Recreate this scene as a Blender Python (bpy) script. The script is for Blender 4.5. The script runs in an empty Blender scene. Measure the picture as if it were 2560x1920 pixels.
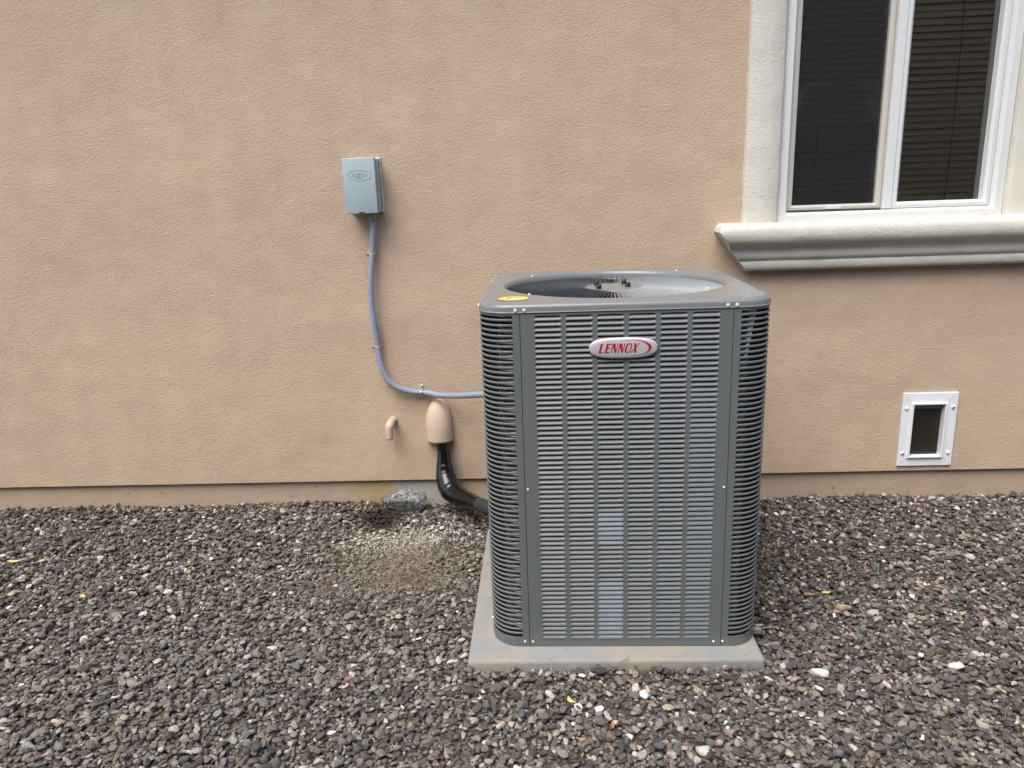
import bpy, bmesh, math, random
import numpy as np
from mathutils import Vector, Matrix, noise

random.seed(7); rng = np.random.default_rng(11)
S = bpy.context.scene
COL = S.collection

# ------------------------------------------------------------------ camera, sky, sun, exposure
cam = bpy.data.cameras.new('camera'); co = bpy.data.objects.new('camera', cam); COL.objects.link(co)
cam.sensor_width = 36.0; cam.lens = 1877.0 * 36 / 2560; cam.clip_start = 0.05; cam.clip_end = 500
def aim(loc, yaw, pitch, roll):
    right = Vector((math.cos(yaw), -math.sin(yaw), 0)); fh = Vector((math.sin(yaw), math.cos(yaw), 0)); z = Vector((0, 0, 1))
    fwd = fh * math.cos(pitch) + z * math.sin(pitch); up = -fh * math.sin(pitch) + z * math.cos(pitch)
    r2 = right * math.cos(roll) + up * math.sin(roll); u2 = -right * math.sin(roll) + up * math.cos(roll)
    m = Matrix((r2, u2, -fwd)).transposed().to_4x4(); m.translation = Vector(loc); return m
co.matrix_world = aim((1.351, -3.311, 1.3758), -0.04275, -0.25334, -0.03485)
S.camera = co

w = bpy.data.worlds.new('World'); S.world = w; w.use_nodes = True
nt = w.node_tree; bg = nt.nodes['Background']
sky = nt.nodes.new('ShaderNodeTexSky'); sky.sky_type = 'NISHITA'; sky.sun_disc = False
SUN_EL, SUN_AZ = 60, 214       # degrees; azimuth from +Y clockwise
sky.sun_elevation = math.radians(SUN_EL); sky.sun_rotation = math.radians(SUN_AZ)
sky.air_density = 1.0; sky.dust_density = 2.8; sky.ozone_density = 0.6
nt.links.new(sky.outputs[0], bg.inputs[0]); bg.inputs[1].default_value = 0.14
sun = bpy.data.lights.new('sun', 'SUN'); sun.energy = 1.35; sun.angle = math.radians(42); sun.color = (1, .96, .90)
so = bpy.data.objects.new('sun', sun); COL.objects.link(so)
a, e = math.radians(SUN_AZ), math.radians(SUN_EL)
sd = Vector((math.sin(a) * math.cos(e), math.cos(a) * math.cos(e), math.sin(e)))
so.rotation_euler = sd.to_track_quat('Z', 'Y').to_euler(); so.location = sd * 20
S.view_settings.view_transform = 'Standard'; S.view_settings.look = 'None'
S.view_settings.exposure = 1.16; S.view_settings.gamma = 1; S.view_settings.use_curve_mapping = False

# ------------------------------------------------------------------ helpers
def tag(o, label=None, cat=None, group=None, kind=None):
    if label: o['label'] = label
    if cat: o['category'] = cat
    if group: o['group'] = group
    if kind: o['kind'] = kind
    return o
def link(name, me, parent=None, loc=None, rot=None):
    o = bpy.data.objects.new(name, me); COL.objects.link(o)
    if parent is not None: o.parent = parent
    if loc is not None: o.location = loc
    if rot is not None: o.rotation_euler = rot
    return o
def empty(name, loc=(0, 0, 0), rz=0.0):
    o = bpy.data.objects.new(name, None); COL.objects.link(o); o.location = loc; o.rotation_euler = (0, 0, rz)
    o.empty_display_size = 0.1; return o
def smooth(me, ang=None):
    me.polygons.foreach_set('use_smooth', [True] * len(me.polygons))
    if ang is not None: me.set_sharp_from_angle(angle=math.radians(ang))
class MB:
    """collects vertices and faces of one mesh"""
    def __init__(s): s.v = []; s.f = []
    def add(s, vs, fs):
        n = len(s.v); s.v += [tuple(p) for p in vs]; s.f += [tuple(i + n for i in q) for q in fs]; return s
    def box(s, x0, x1, y0, y1, z0, z1):
        return s.add([(x, y, z) for z in (z0, z1) for y in (y0, y1) for x in (x0, x1)],
                     [(0, 2, 3, 1), (4, 5, 7, 6), (0, 1, 5, 4), (2, 6, 7, 3), (0, 4, 6, 2), (1, 3, 7, 5)])
    def tube(s, pts, rad, n=10, cap=True, flat=1.0):
        pts = [Vector(p) for p in pts]; rad = rad if hasattr(rad, '__len__') else [rad] * len(pts)
        base = len(s.v); prev = None
        for i, p in enumerate(pts):
            t = (pts[min(i + 1, len(pts) - 1)] - pts[max(i - 1, 0)]).normalized()
            if prev is None: a = t.orthogonal().normalized()
            else: a = (prev - t * prev.dot(t)).normalized()
            prev = a; b = t.cross(a)
            for k in range(n):
                th = 2 * math.pi * k / n
                s.v.append(tuple(p + (a * math.cos(th) + b * math.sin(th) * flat) * rad[i]))
        for i in range(len(pts) - 1):
            for k in range(n):
                q = base + i * n; s.f.append((q + k, q + (k + 1) % n, q + n + (k + 1) % n, q + n + k))
        if cap:
            s.f.append(tuple(base + k for k in reversed(range(n)))); q = base + (len(pts) - 1) * n
            s.f.append(tuple(q + k for k in range(n)))
        return s
    def prism(s, poly, fn):
        """poly: 2D outline; fn(x, y, side) -> 3D for side 0/1"""
        n = len(poly); v = [fn(x, y, 0) for x, y in poly] + [fn(x, y, 1) for x, y in poly]
        return s.add(v, [tuple(range(n)), tuple(reversed(range(n, 2 * n)))] + [(i, (i + 1) % n + 0, (i + 1) % n + n, i + n)[::-1] for i in range(n)])
    def loft(s, rings, closed=True, cap0=False, cap1=False):
        n = len(rings[0]); base = len(s.v)
        for r in rings: s.v += [tuple(p) for p in r]
        m = n if closed else n - 1
        for i in range(len(rings) - 1):
            for k in range(m):
                q = base + i * n; s.f.append((q + k, q + (k + 1) % n, q + n + (k + 1) % n, q + n + k))
        if cap0: s.f.append(tuple(base + k for k in reversed(range(n))))
        if cap1: s.f.append(tuple(base + (len(rings) - 1) * n + k for k in range(n)))
        return s
    def mesh(s, name, mat, sm=None, bevel=None, seg=2, recalc=True):
        me = bpy.data.meshes.new(name); me.from_pydata(s.v, [], s.f); me.update()
        if recalc or bevel:
            bm = bmesh.new(); bm.from_mesh(me)
            if recalc: bmesh.ops.recalc_face_normals(bm, faces=bm.faces)
            if bevel:
                es = [e for e in bm.edges if len(e.link_faces) == 2 and e.calc_face_angle(0) > 0.6]
                bmesh.ops.bevel(bm, geom=es, offset=bevel, segments=seg, affect='EDGES', profile=0.5, clamp_overlap=True)
            bm.to_mesh(me); bm.free()
        me.materials.append(mat)
        if sm is not None: smooth(me, sm)
        return me
    def obj(s, name, mat, parent=None, sm=None, bevel=None, seg=2, recalc=True, loc=None):
        return link(name, s.mesh(name, mat, sm, bevel, seg, recalc), parent, loc)
def copy(o, parent, loc=None, rot=None, name=None):
    c = o.copy(); COL.objects.link(c); c.parent = parent
    if loc is not None: c.location = loc
    if rot is not None: c.rotation_euler = rot
    return c

# ------------------------------------------------------------------ materials
def mat(name, col=(.5, .5, .5), rough=.6, metal=0.0, spec=.5):
    m = bpy.data.materials.new(name); m.use_nodes = True; b = m.node_tree.nodes['Principled BSDF']
    b.inputs['Base Color'].default_value = (*col, 1); b.inputs['Roughness'].default_value = rough
    b.inputs['Metallic'].default_value = metal; b.inputs['Specular IOR Level'].default_value = spec
    return m
class N:
    def __init__(s, m): s.t = m.node_tree; s.b = s.t.nodes['Principled BSDF']
    def n(s, ty, **k):
        x = s.t.nodes.new(ty)
        for a, v in k.items():
            if a.startswith('i_'): x.inputs[a[2:].replace('_', ' ')].default_value = v
            else: setattr(x, a, v)
        return x
    def l(s, a, b): s.t.links.new(a, b)
    def noise(s, scale, detail=4, rough=.55, co=None, dist=0):
        x = s.n('ShaderNodeTexNoise'); x.inputs['Scale'].default_value = scale; x.inputs['Detail'].default_value = detail
        x.inputs['Roughness'].default_value = rough; x.inputs['Distortion'].default_value = dist
        if co is not None: s.l(co, x.inputs['Vector'])
        return x.outputs['Fac']
    def ramp(s, fac, stops):
        x = s.n('ShaderNodeValToRGB'); s.l(fac, x.inputs[0]); cr = x.color_ramp
        while len(cr.elements) < len(stops): cr.elements.new(.5)
        for el, (p, c) in zip(cr.elements, stops): el.position = p; el.color = (*c, 1) if len(c) == 3 else c
        return x.outputs[0]
    def mix(s, fac, a, b, mode='MIX'):
        x = s.n('ShaderNodeMix', data_type='RGBA', blend_type=mode)
        for sock, v in ((x.inputs[0], fac), (x.inputs[6], a), (x.inputs[7], b)):
            if hasattr(v, 'links') or hasattr(v, 'is_linked'): s.l(v, sock)
            else: sock.default_value = (*v, 1) if isinstance(v, tuple) and len(v) == 3 else v
        return x.outputs[2]
    def mth(s, op, a, b=0.0, c=0.0):
        x = s.n('ShaderNodeMath', operation=op)
        for i, v in enumerate((a, b, c)):
            if hasattr(v, 'is_linked'): s.l(v, x.inputs[i])
            else: x.inputs[i].default_value = v
        return x.outputs[0]
    def bump(s, h, dist, strength=1.0, prev=None):
        x = s.n('ShaderNodeBump'); x.inputs['Distance'].default_value = dist; x.inputs['Strength'].default_value = strength
        s.l(h, x.inputs['Height'])
        if prev is not None: s.l(prev, x.inputs['Normal'])
        s.l(x.outputs[0], s.b.inputs['Normal']); return x.outputs[0]
    def pos(s): return s.n('ShaderNodeNewGeometry').outputs['Position']
    def map(s, v, scale=(1, 1, 1), loc=(0, 0, 0), rot=(0, 0, 0)):
        x = s.n('ShaderNodeMapping'); s.l(v, x.inputs[0]); x.inputs['Scale'].default_value = scale
        x.inputs['Location'].default_value = loc; x.inputs['Rotation'].default_value = rot; return x.outputs[0]

def stucco(name, c1, c2, c3, grain=.0022, scale=150):
    m = mat(name, c1, .93, spec=.2); k = N(m); p = k.pos()
    # broad cloudy mottling of the acrylic finish, then trowel-dragged grain
    big = k.noise(1.15, 5, .60, k.map(p, (1, 1, 1.35), (1.7, 0, .6))); mid = k.noise(6.0, 4, .6, k.map(p, (1, 1, 1.4), (3, 1, 7)))
    c = k.mix(k.ramp(big, [(.36, (0, 0, 0)), (.64, (1, 1, 1))]), c1, c2)
    c = k.mix(k.mth('MULTIPLY', k.ramp(mid, [(.42, (0, 0, 0)), (.66, (1, 1, 1))]), .55), c, c3)
    st = k.noise(5.0, 4, .6, k.map(p, (1.6, 1, .22), (2, 0, 5)))      # faint run-down streaks
    c = k.mix(1.0, c, k.ramp(st, [(.32, (.955, .95, .945)), (.60, (1, 1, 1))]), 'MULTIPLY')
    pm = k.map(p, (1, 1, 1.2), rot=(0, .6, 0))
    g1 = k.noise(scale, 2, .5, pm, .3); g2 = k.noise(scale * .42, 2, .5, pm, .8)
    vo = k.n('ShaderNodeTexVoronoi', feature='SMOOTH_F1'); vo.inputs['Scale'].default_value = scale * .85
    k.l(pm, vo.inputs['Vector'])
    h = k.mth('ADD', k.mth('MULTIPLY', g1, .9), k.mth('MULTIPLY', g2, 1.0)); h = k.mth('SUBTRACT', h, k.mth('MULTIPLY', vo.outputs['Distance'], .45))
    pit = k.ramp(g1, [(.25, (.84, .84, .84)), (.62, (1.05, 1.05, 1.05))])
    c = k.mix(1.0, c, pit, 'MULTIPLY')
    k.l(c, k.b.inputs['Base Color'])
    b1 = k.bump(h, grain); k.bump(k.noise(3.2, 3, .5, p), .012, 1.0, b1)
    return m
M = {}
M['stucco'] = stucco('tan stucco', (.545, .420, .298), (.490, .370, .276), (.565, .455, .322), .0021, 205)
M['trim'] = stucco('cream trim stucco', (.66, .64, .56), (.60, .58, .50), (.68, .66, .57), .0022, 250)
def foundation():
    m = mat('painted concrete footing', (.4, .3, .2), .8, spec=.25); k = N(m); p = k.pos()
    base = k.mix(k.noise(4, 5, .6, p), (.38, .295, .215), (.46, .365, .265))
    sx = k.n('ShaderNodeSeparateXYZ'); k.l(p, sx.inputs[0])
    wob = k.noise(14, 4, .6, p)
    d = k.mth('ADD', k.mth('ABSOLUTE', k.mth('SUBTRACT', sx.outputs[0], .745)), k.mth('MULTIPLY', wob, .16))
    bare = k.ramp(d, [(.17, (1, 1, 1)), (.24, (0, 0, 0))])
    grey = k.mix(k.noise(60, 4, .6, p), (.30, .28, .24), (.46, .43, .38))
    d2 = k.mth('ADD', k.mth('ABSOLUTE', k.mth('SUBTRACT', sx.outputs[0], .56)), k.mth('MULTIPLY', wob, .24))
    base = k.mix(k.ramp(d2, [(.14, (.75, .75, .75)), (.30, (0, 0, 0))]), base, (.37, .29, .13))
    c = k.mix(bare, base, grey)
    spot = k.ramp(k.noise(38, 2, .5, k.map(p, (1, 1, 1.8))), [(.25, (.45, .45, .45)), (.32, (1, 1, 1))])
    c = k.mix(1.0, c, spot, 'MULTIPLY'); k.l(c, k.b.inputs['Base Color'])
    b = k.bump(k.noise(90, 3, .6, p), .0008); k.bump(k.noise(7, 3, .6, p), .008, 1, b); return m
M['foundation'] = foundation()
def paint(name, col, rough, var=.06, bumpd=.0, scale=30, metal=0.0):
    m = mat(name, col, rough, metal); k = N(m); p = k.pos(); n = k.noise(scale, 4, .6, p)
    c = k.mix(n, tuple(x * (1 - var) for x in col), tuple(x * (1 + var) for x in col)); k.l(c, k.b.inputs['Base Color'])
    k.l(k.mth('ADD', k.mth('MULTIPLY', k.noise(scale * .4, 3, .6, p), .16), rough - .08), k.b.inputs['Roughness'])
    if bumpd: k.bump(k.noise(450, 2, .5, p), bumpd)
    return m
M['unit'] = paint('grey powder coat', (.128, .142, .142), .42, .05, .00012)
M['louver'] = paint('grey powder coat louvre', (.140, .155, .160), .36, .05, .00010)
M['cap'] = paint('grey powder coat cover', (.180, .187, .185), .26, .04, .00008)
M['louver_pale'] = paint('grey powder coat louvre pale', (.152, .170, .180), .34, .05, .0001)  # the louvre grey, slightly paler and cooler
M['louver_bluish'] = paint('paler blue-grey louvre', (.205, .230, .262), .4, .06)  # the louvre grey again, paler and bluer
M['fin'] = paint('grey grille metal', (.23, .245, .25), .30, .05)
M['dark'] = paint('dark interior', (.012, .012, .013), .6)
M['coil'] = paint('coil tubing', (.16, .165, .17), .22, .5, 0, 90, .8)
M['fuzz'] = paint('spine fin fuzz', (.30, .29, .27), .8, .4, .002, 300)
M['screw'] = paint('zinc screw', (.88, .89, .9), .30, .05, 0, 60, .35)
M['nutblack'] = paint('black plastic', (.012, .013, .015), .4)
M['badge'] = paint('silver badge', (.62, .63, .65), .30, .02, 0, 30, .35)
M['red'] = paint('badge red', (.38, .006, .025), .35, .03)
M['badgegrey'] = paint('badge grey print', (.2, .2, .2), .5)
M['label_y'] = paint('label yellow', (.82, .60, .10), .45, .05)
M['label_o'] = paint('label orange', (.62, .22, .05), .45)
M['label_d'] = paint('label brown print', (.28, .12, .03), .5)
M['label_w'] = paint('label white print', (.75, .70, .5), .5)
M['tape'] = paint('white tape', (.75, .75, .76), .25)
M['boxgrey'] = paint('grey enamel', (.35, .43, .45), .5, .03, .0001)
M['boxback'] = paint('grey enamel back', (.25, .30, .31), .55, .05)
M['caulk'] = paint('pale caulk', (.66, .60, .50), .8, .1, .002, 50)
M['conduit'] = paint('grey flexible conduit', (.25, .29, .36), .45, .06)
M['print'] = paint('dark print', (.03, .035, .06), .6)
M['strap'] = paint('strap painted tan', (.46, .34, .24), .7, .1, .0005)
M['zinc'] = paint('galvanised strap', (.5, .55, .55), .3, .2, .0005, 80, .8)
M['pipe'] = paint('cover painted tan', (.535, .42, .318), .6, .05, .0003)
M['blacktape'] = paint('black tape', (.004, .004, .005), .20, .2, 0, 60)
M['rubber'] = paint('foam rubber', (.018, .02, .023), .8, .2, .0006)
M['vinyl'] = paint('white vinyl', (.66, .68, .66), .35, .03)
M['sashbeige'] = paint('almond screen frame', (.52, .50, .45), .4, .04)
M['gold'] = paint('yellowed weep cover', (.45, .40, .16), .6, .2)
M['petwhite'] = paint('white enamel', (.74, .77, .79), .38, .03)
M['flap'] = paint('smoked vinyl flap', (.020, .014, .010), .45, .2)
M['petgrey'] = paint('grey strip', (.16, .16, .16), .5, .1)
M['mdark'] = paint('dark screw', (.08, .08, .08), .4)
M['roof'] = paint('roof', (.2, .12, .08), .9)
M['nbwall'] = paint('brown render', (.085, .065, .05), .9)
M['room'] = paint('room wall', (.16, .14, .11), .9)
def concrete():
    m = mat('concrete pad', (.35, .35, .33), .85, spec=.25); k = N(m); p = k.pos()
    c = k.mix(k.noise(9, 5, .6, p), (.20, .215, .215), (.285, .29, .275))
    c = k.mix(k.mth('MULTIPLY', k.ramp(k.noise(5, 4, .65, k.map(p, loc=(4, 2, 1))), [(.40, (0, 0, 0)), (.66, (1, 1, 1))]), .60), c, (.37, .29, .20))
    c = k.mix(k.ramp(k.noise(160, 3, .6, p), [(.3, (.35, .35, .35)), (.5, (0, 0, 0))]), c, (.2, .19, .17))
    st = k.ramp(k.noise(24, 5, .7, k.map(p, loc=(1, 7, 3))), [(.26, (1, 1, 1)), (.36, (0, 0, 0))])
    c = k.mix(k.mth('MULTIPLY', st, .6), c, (.10, .085, .07)); k.l(c, k.b.inputs['Base Color'])
    b = k.bump(k.noise(240, 3, .6, p), .0006); k.bump(k.noise(20, 3, .6, p), .004, 1, b); return m
M['concrete'] = concrete()
def granite():
    m = mat('speckled granite', (.3, .3, .3), .8); k = N(m); p = k.pos()
    a1 = k.ramp(k.noise(150, 3, .75, p), [(.46, (.04, .045, .05)), (.52, (.15, .165, .175)), (.60, (.42, .42, .39))])
    c = k.mix(k.mth('MULTIPLY', k.ramp(k.noise(22, 3, .6, p), [(.5, (0, 0, 0)), (.7, (1, 1, 1))]), .5), a1, (.40, .36, .26)); k.l(c, k.b.inputs['Base Color'])
    k.bump(k.noise(120, 4, .7, p), .003); return m
M['granite'] = granite()
def dirt():
    m = mat('brown dirt', (.1, .08, .06), .95, spec=.1); k = N(m); p = k.pos()
    c = k.mix(k.noise(30, 5, .7, p), (.050, .038, .028), (.165, .118, .078))
    c = k.mix(k.ramp(k.noise(420, 3, .7, p), [(.55, (0, 0, 0)), (.68, (1, 1, 1))]), c, (.26, .20, .14)); k.l(c, k.b.inputs['Base Color'])
    b = k.bump(k.noise(300, 4, .7, p), .004); k.bump(k.noise(70, 3, .6, p), .008, 1, b); return m
M['dirt'] = dirt()
def stone():
    m = mat('gravel stone', (.1, .1, .1), .82, spec=.3); k = N(m)
    at = k.n('ShaderNodeAttribute', attribute_type='INSTANCER', attribute_name='tint')
    p = k.n('ShaderNodeNewGeometry').outputs['Position']; oc = k.n('ShaderNodeTexCoord').outputs['Object']
    st = k.noise(4.5, 4, .65, k.map(oc, (1.2, 5.0, 6.0)))          # layered grain along the stone
    c = k.mix(1.0, at.outputs['Color'], k.ramp(st, [(.28, (.50, .50, .52)), (.52, (1, 1, 1)), (.75, (1.55, 1.5, 1.42))]), 'MULTIPLY')
    fl = k.noise(210, 4, .75, p)
    c = k.mix(1.0, c, k.ramp(fl, [(.32, (.58, .58, .58)), (.5, (1, 1, 1)), (.68, (1.5, 1.47, 1.4))]), 'MULTIPLY')
    dust = k.noise(55, 3, .6, p); c = k.mix(k.mth('MULTIPLY', k.ramp(dust, [(.5, (0, 0, 0)), (.75, (1, 1, 1))]), .18), c, (.21, .185, .155))
    k.l(c, k.b.inputs['Base Color'])
    b = k.bump(st, .10, .35); k.bump(fl, .0015, 1, b); return m
M['stone'] = stone()
def palestone(name, c1, c2):
    m = mat(name, c1, .8, spec=.3); k = N(m); p = k.pos()
    c = k.mix(k.noise(110, 4, .7, p), c1, c2)
    c = k.mix(k.ramp(k.noise(330, 3, .7, p), [(.3, (.5, .5, .5)), (.42, (0, 0, 0))]), c, tuple(x * .35 for x in c1)); k.l(c, k.b.inputs['Base Color'])
    k.bump(k.noise(190, 4, .7, p), .003); return m
M['pink'] = palestone('pale pink stone', (.40, .33, .30), (.56, .50, .47))
M['white'] = palestone('white quartz stone', (.52, .51, .48), (.72, .71, .68))
M['greenish'] = palestone('pale green stone', (.38, .41, .32), (.55, .56, .45))
M['tanst'] = palestone('tan stone', (.36, .27, .17), (.48, .38, .26))
M['leafy'] = paint('dry yellow leaf', (.62, .46, .16), .6, .2, 0, 80)
M['leafo'] = paint('dry orange leaf', (.36, .19, .09), .6, .25, 0, 80)
M['twig'] = paint('dry twig', (.17, .125, .09), .85, .3, .001, 150)
M['straw'] = paint('dry straw', (.36, .29, .20), .8, .2, 0, 150)
M['slat'] = paint('blind slat', (.74, .63, .43), .6, .15, 0, 25)
M['cord'] = paint('blind cord', (.05, .045, .035), .8)
M['roomfloor'] = paint('room floor', (.1, .08, .06), .8)
def glass():
    m = bpy.data.materials.new('window glass'); m.use_nodes = True; t = m.node_tree; t.nodes.clear()
    o = t.nodes.new('ShaderNodeOutputMaterial'); g = t.nodes.new('ShaderNodeBsdfGlossy'); tr = t.nodes.new('ShaderNodeBsdfTransparent')
    mx = t.nodes.new('ShaderNodeMixShader'); fr = t.nodes.new('ShaderNodeFresnel'); fr.inputs[0].default_value = 1.5
    ad = t.nodes.new('ShaderNodeMath'); ad.operation = 'ADD'; ad.inputs[1].default_value = .09; t.links.new(fr.outputs[0], ad.inputs[0])
    g.inputs['Roughness'].default_value = .01; tr.inputs[0].default_value = (.93, .92, .90, 1)
    n = t.nodes.new('ShaderNodeTexNoise'); n.inputs['Scale'].default_value = 2.2; b = t.nodes.new('ShaderNodeBump'); b.inputs['Distance'].default_value = .004
    b.inputs['Strength'].default_value = .35; t.links.new(n.outputs['Fac'], b.inputs['Height']); t.links.new(b.outputs[0], g.inputs['Normal'])
    t.links.new(ad.outputs[0], mx.inputs[0]); t.links.new(tr.outputs[0], mx.inputs[1]); t.links.new(g.outputs[0], mx.inputs[2]); t.links.new(mx.outputs[0], o.inputs[0])
    return m
M['glass'] = glass()
def screen(name, frac, col):
    """woven insect mesh: fine wires (procedural), open between them"""
    m = bpy.data.materials.new(name); m.use_nodes = True; k = N(m); t = m.node_tree
    k.b.inputs['Base Color'].default_value = (*col, 1); k.b.inputs['Roughness'].default_value = .7
    sx = k.n('ShaderNodeSeparateXYZ'); k.l(k.pos(), sx.inputs[0])
    wires = []
    for ax in (0, 2):
        fr = k.mth('FRACT', k.mth('MULTIPLY', sx.outputs[ax], 1 / .0034)); wires.append(k.mth('LESS_THAN', fr, frac))
    wv = k.mth('MAXIMUM', wires[0], wires[1])
    tr = k.n('ShaderNodeBsdfTransparent'); mx = k.n('ShaderNodeMixShader'); out = t.nodes['Material Output']
    k.l(wv, mx.inputs[0]); k.l(tr.outputs[0], mx.inputs[1]); k.l(k.b.outputs[0], mx.inputs[2]); k.l(mx.outputs[0], out.inputs[0]); return m
M['screen_l'] = screen('dark insect mesh', .42, (.004, .004, .005))
M['screen_r'] = screen('woven shade mesh', .15, (.38, .30, .20))

# ------------------------------------------------------------------ ground
SL = (1.1023, 1.9924, -1.3333, -.405)     # concrete pad footprint x0,x1,y0,y1
def sstep(a, b, x):
    t = np.clip((x - a) / (b - a), 0, 1); return t * t * (3 - 2 * t)
def ground_base(x, y):
    """bare soil level under the gravel"""
    z = -.064 - .022 * sstep(-1.0, 3.6, x) * sstep(-1.3, 0.0, y) + .006 * np.sin(x * 2.1 + 1.3) * np.cos(y * 3.3) 
    z = z + .0015 + .018 * sstep(-1.20, -1.36, y) * sstep(.95, 1.15, x) * sstep(2.2, 1.95, x) + .010 * sstep(-1.15, -1.35, y) + .006 * sstep(-.25, 0, y) * np.sin(x * 5.2)
    return z
def patch(x, y, cx, cy, rx, ry): return np.exp(-(((x - cx) / rx) ** 2 + ((y - cy) / ry) ** 2))
def soil_lift(x, y):
    return .0090 * patch(x, y, .80, -.72, .13, .075) + .011 * patch(x, y, .52, -.80, .08, .045) + .009 * patch(x, y, .80, -.55, .10, .07) \
        - .026 * patch(x, y, .615, -.13, .055, .05)
gx = np.concatenate([[-60, -20, -8], np.arange(-2.6, 5.4, .025), [9, 20, 60]]); gy = np.concatenate([[-60, -25, -10, -5], np.arange(-3.0, .06, .025)])
X, Y = np.meshgrid(gx, gy); Z = ground_base(X, Y) + soil_lift(X, Y) * np.array([1 + .9 * noise.noise(Vector((a * 17, b * 17, 8))) for a, b in zip(X.ravel(), Y.ravel())]).reshape(X.shape)
Z += np.array([noise.noise(Vector((a * 14, b * 14, 0))) * .005 + noise.noise(Vector((a * 45, b * 45, 3))) * .0025 for a, b in zip(X.ravel(), Y.ravel())]).reshape(X.shape)
nx, ny = len(gx), len(gy)
me = bpy.data.meshes.new('ground'); idx = np.arange(nx * ny).reshape(ny, nx)
me.from_pydata(np.stack([X.ravel(), Y.ravel(), Z.ravel()], 1).tolist(), [], np.stack([idx[:-1, :-1].ravel(), idx[:-1, 1:].ravel(), idx[1:, 1:].ravel(), idx[1:, :-1].ravel()], 1).tolist())
me.materials.append(M['dirt']); smooth(me); tag(link('ground', me), 'brown dirt under and between the gravel', kind='structure')

# ------------------------------------------------------------------ gravel: settled stones, instanced from 36 shapes
def stone_mesh(name, seed, sub=2, scale=(1, 1, 1), material=None, nplanes=11):
    r = np.random.default_rng(seed); bm = bmesh.new(); bmesh.ops.create_icosphere(bm, subdivisions=sub, radius=1)
    nn = r.normal(size=(nplanes, 3)); nn /= np.linalg.norm(nn, axis=1)[:, None]; dd = r.uniform(.52, .95, nplanes)
    off = Vector(r.uniform(0, 50, 3))
    for v in bm.verts:
        c = np.array(v.co); k = nn @ c; k = np.where(k > 1e-3, dd / np.maximum(k, 1e-3), 9)
        q = np.sort(k)[:2]; f = min(1.0, q[0]); f = f * (1 + .10 * noise.noise(v.co * 1.4 + off) + .04 * noise.noise(v.co * 4 + off))
        v.co *= f
        v.co.x *= scale[0]; v.co.y *= scale[1]; v.co.z *= scale[2]
    me = bpy.data.meshes.new(name); bm.to_mesh(me); bm.free(); me.materials.append(material or M['stone']); smooth(me, 34); return me
pool = bpy.data.collections.new('stone_shapes')          # never linked to the scene: only the shapes the gravel is made of
NT = 36
for i in range(NT):
    kind = i % 4
    sc = ((1, .72, .50), (1, .55, .34), (1, .80, .62), (1, .42, .36))[kind]
    pool.objects.link(bpy.data.objects.new('pebble_%02d' % i, stone_mesh('pebble', 100 + i, 2, sc)))
KH = [(.50, .72), (.34, .55), (.62, .80), (.36, .42)]
def lay_gravel():
    cell = .004; x0, y0 = -2.6, -2.75; W_, H_ = int((5.4 - x0) / cell), int((.02 - y0) / cell)
    gxx = x0 + (np.arange(W_) + .5) * cell; gyy = y0 + (np.arange(H_) + .5) * cell
    GX, GY = np.meshgrid(gxx, gyy, indexing='ij'); Hm = ground_base(GX, GY) + .0
    # jittered starting points, two passes, larger stones last
    pts = []
    for s, lo, hi in ((.0150, .0060, .0128), (.0150, .0068, .0155), (.036, .0120, .0225)):
        ax = np.arange(x0 + .03, 5.37, s); ay = np.arange(y0 + .03, .012, s); PX, PY = np.meshgrid(ax, ay)
        PX = PX.ravel() + rng.uniform(-.6, .6, PX.size) * s; PY = PY.ravel() + rng.uniform(-.6, .6, PY.size) * s
        R = lo + (hi - lo) * rng.beta(1.6, 2.6, PX.size); o = rng.permutation(PX.size)
        pts.append(np.stack([PX[o], PY[o], R[o]], 1))
    P = np.concatenate(pts); out = []
    small = patch(P[:, 0], P[:, 1], .74, -.48, .22, .20) + .9 * patch(P[:, 0], P[:, 1], .80, -.72, .16, .12) + .6 * patch(P[:, 0], P[:, 1], .52, -.8, .1, .07)
    small += .5 * patch(P[:, 0], P[:, 1], 2.15, -.45, .25, .25)
    P[:, 2] *= 1 - .42 * np.clip(small, 0, 1)
    u = rng.random((len(P), 12)); tmpl = rng.integers(0, NT, len(P))
    for n_, (x, y, r) in enumerate(P):
        if SL[0] - .35 * r < x < SL[1] + .35 * r and SL[2] - .5 * r < y < SL[3] + .004: continue
        if .61 < x < .785 and -.10 < y < -.015: continue
        if y > .018 - r * .7: continue
        kind = tmpl[n_] % 4; th = r * KH[kind][0]
        i, j = int((x - x0) / cell), int((y - y0) / cell); q = max(1, int(r * .62 / cell))
        win = Hm[max(i - q, 0):i + q + 1, max(j - q, 0):j + q + 1]
        if win.size == 0: continue
        b = .45 * win.mean() + .55 * win.max()
        tilt = .32 if n_ > 1000 else .3
        z = b + th * .42; top = z + th * .72
        np.maximum(win, top - (0 if q < 2 else 0), out=win)
        out.append((x, y, z, r, u[n_, 0] * 6.283, (u[n_, 1] - .5) * 2 * tilt, (u[n_, 2] - .5) * 2 * tilt, tmpl[n_], u[n_, 3], u[n_, 4], u[n_, 5]))
    # fine grit over the worked patch and sprinkled elsewhere
    return np.array(out), (Hm, x0, y0, cell)
G, (HM, HX0, HY0, HC) = lay_gravel()
def top_at(x, y, q=3):
    i, j = int((x - HX0) / HC), int((y - HY0) / HC); w_ = HM[max(i - q, 0):i + q + 1, max(j - q, 0):j + q + 1]
    return float(w_.mean()) if w_.size else -.04
grit = []
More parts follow.
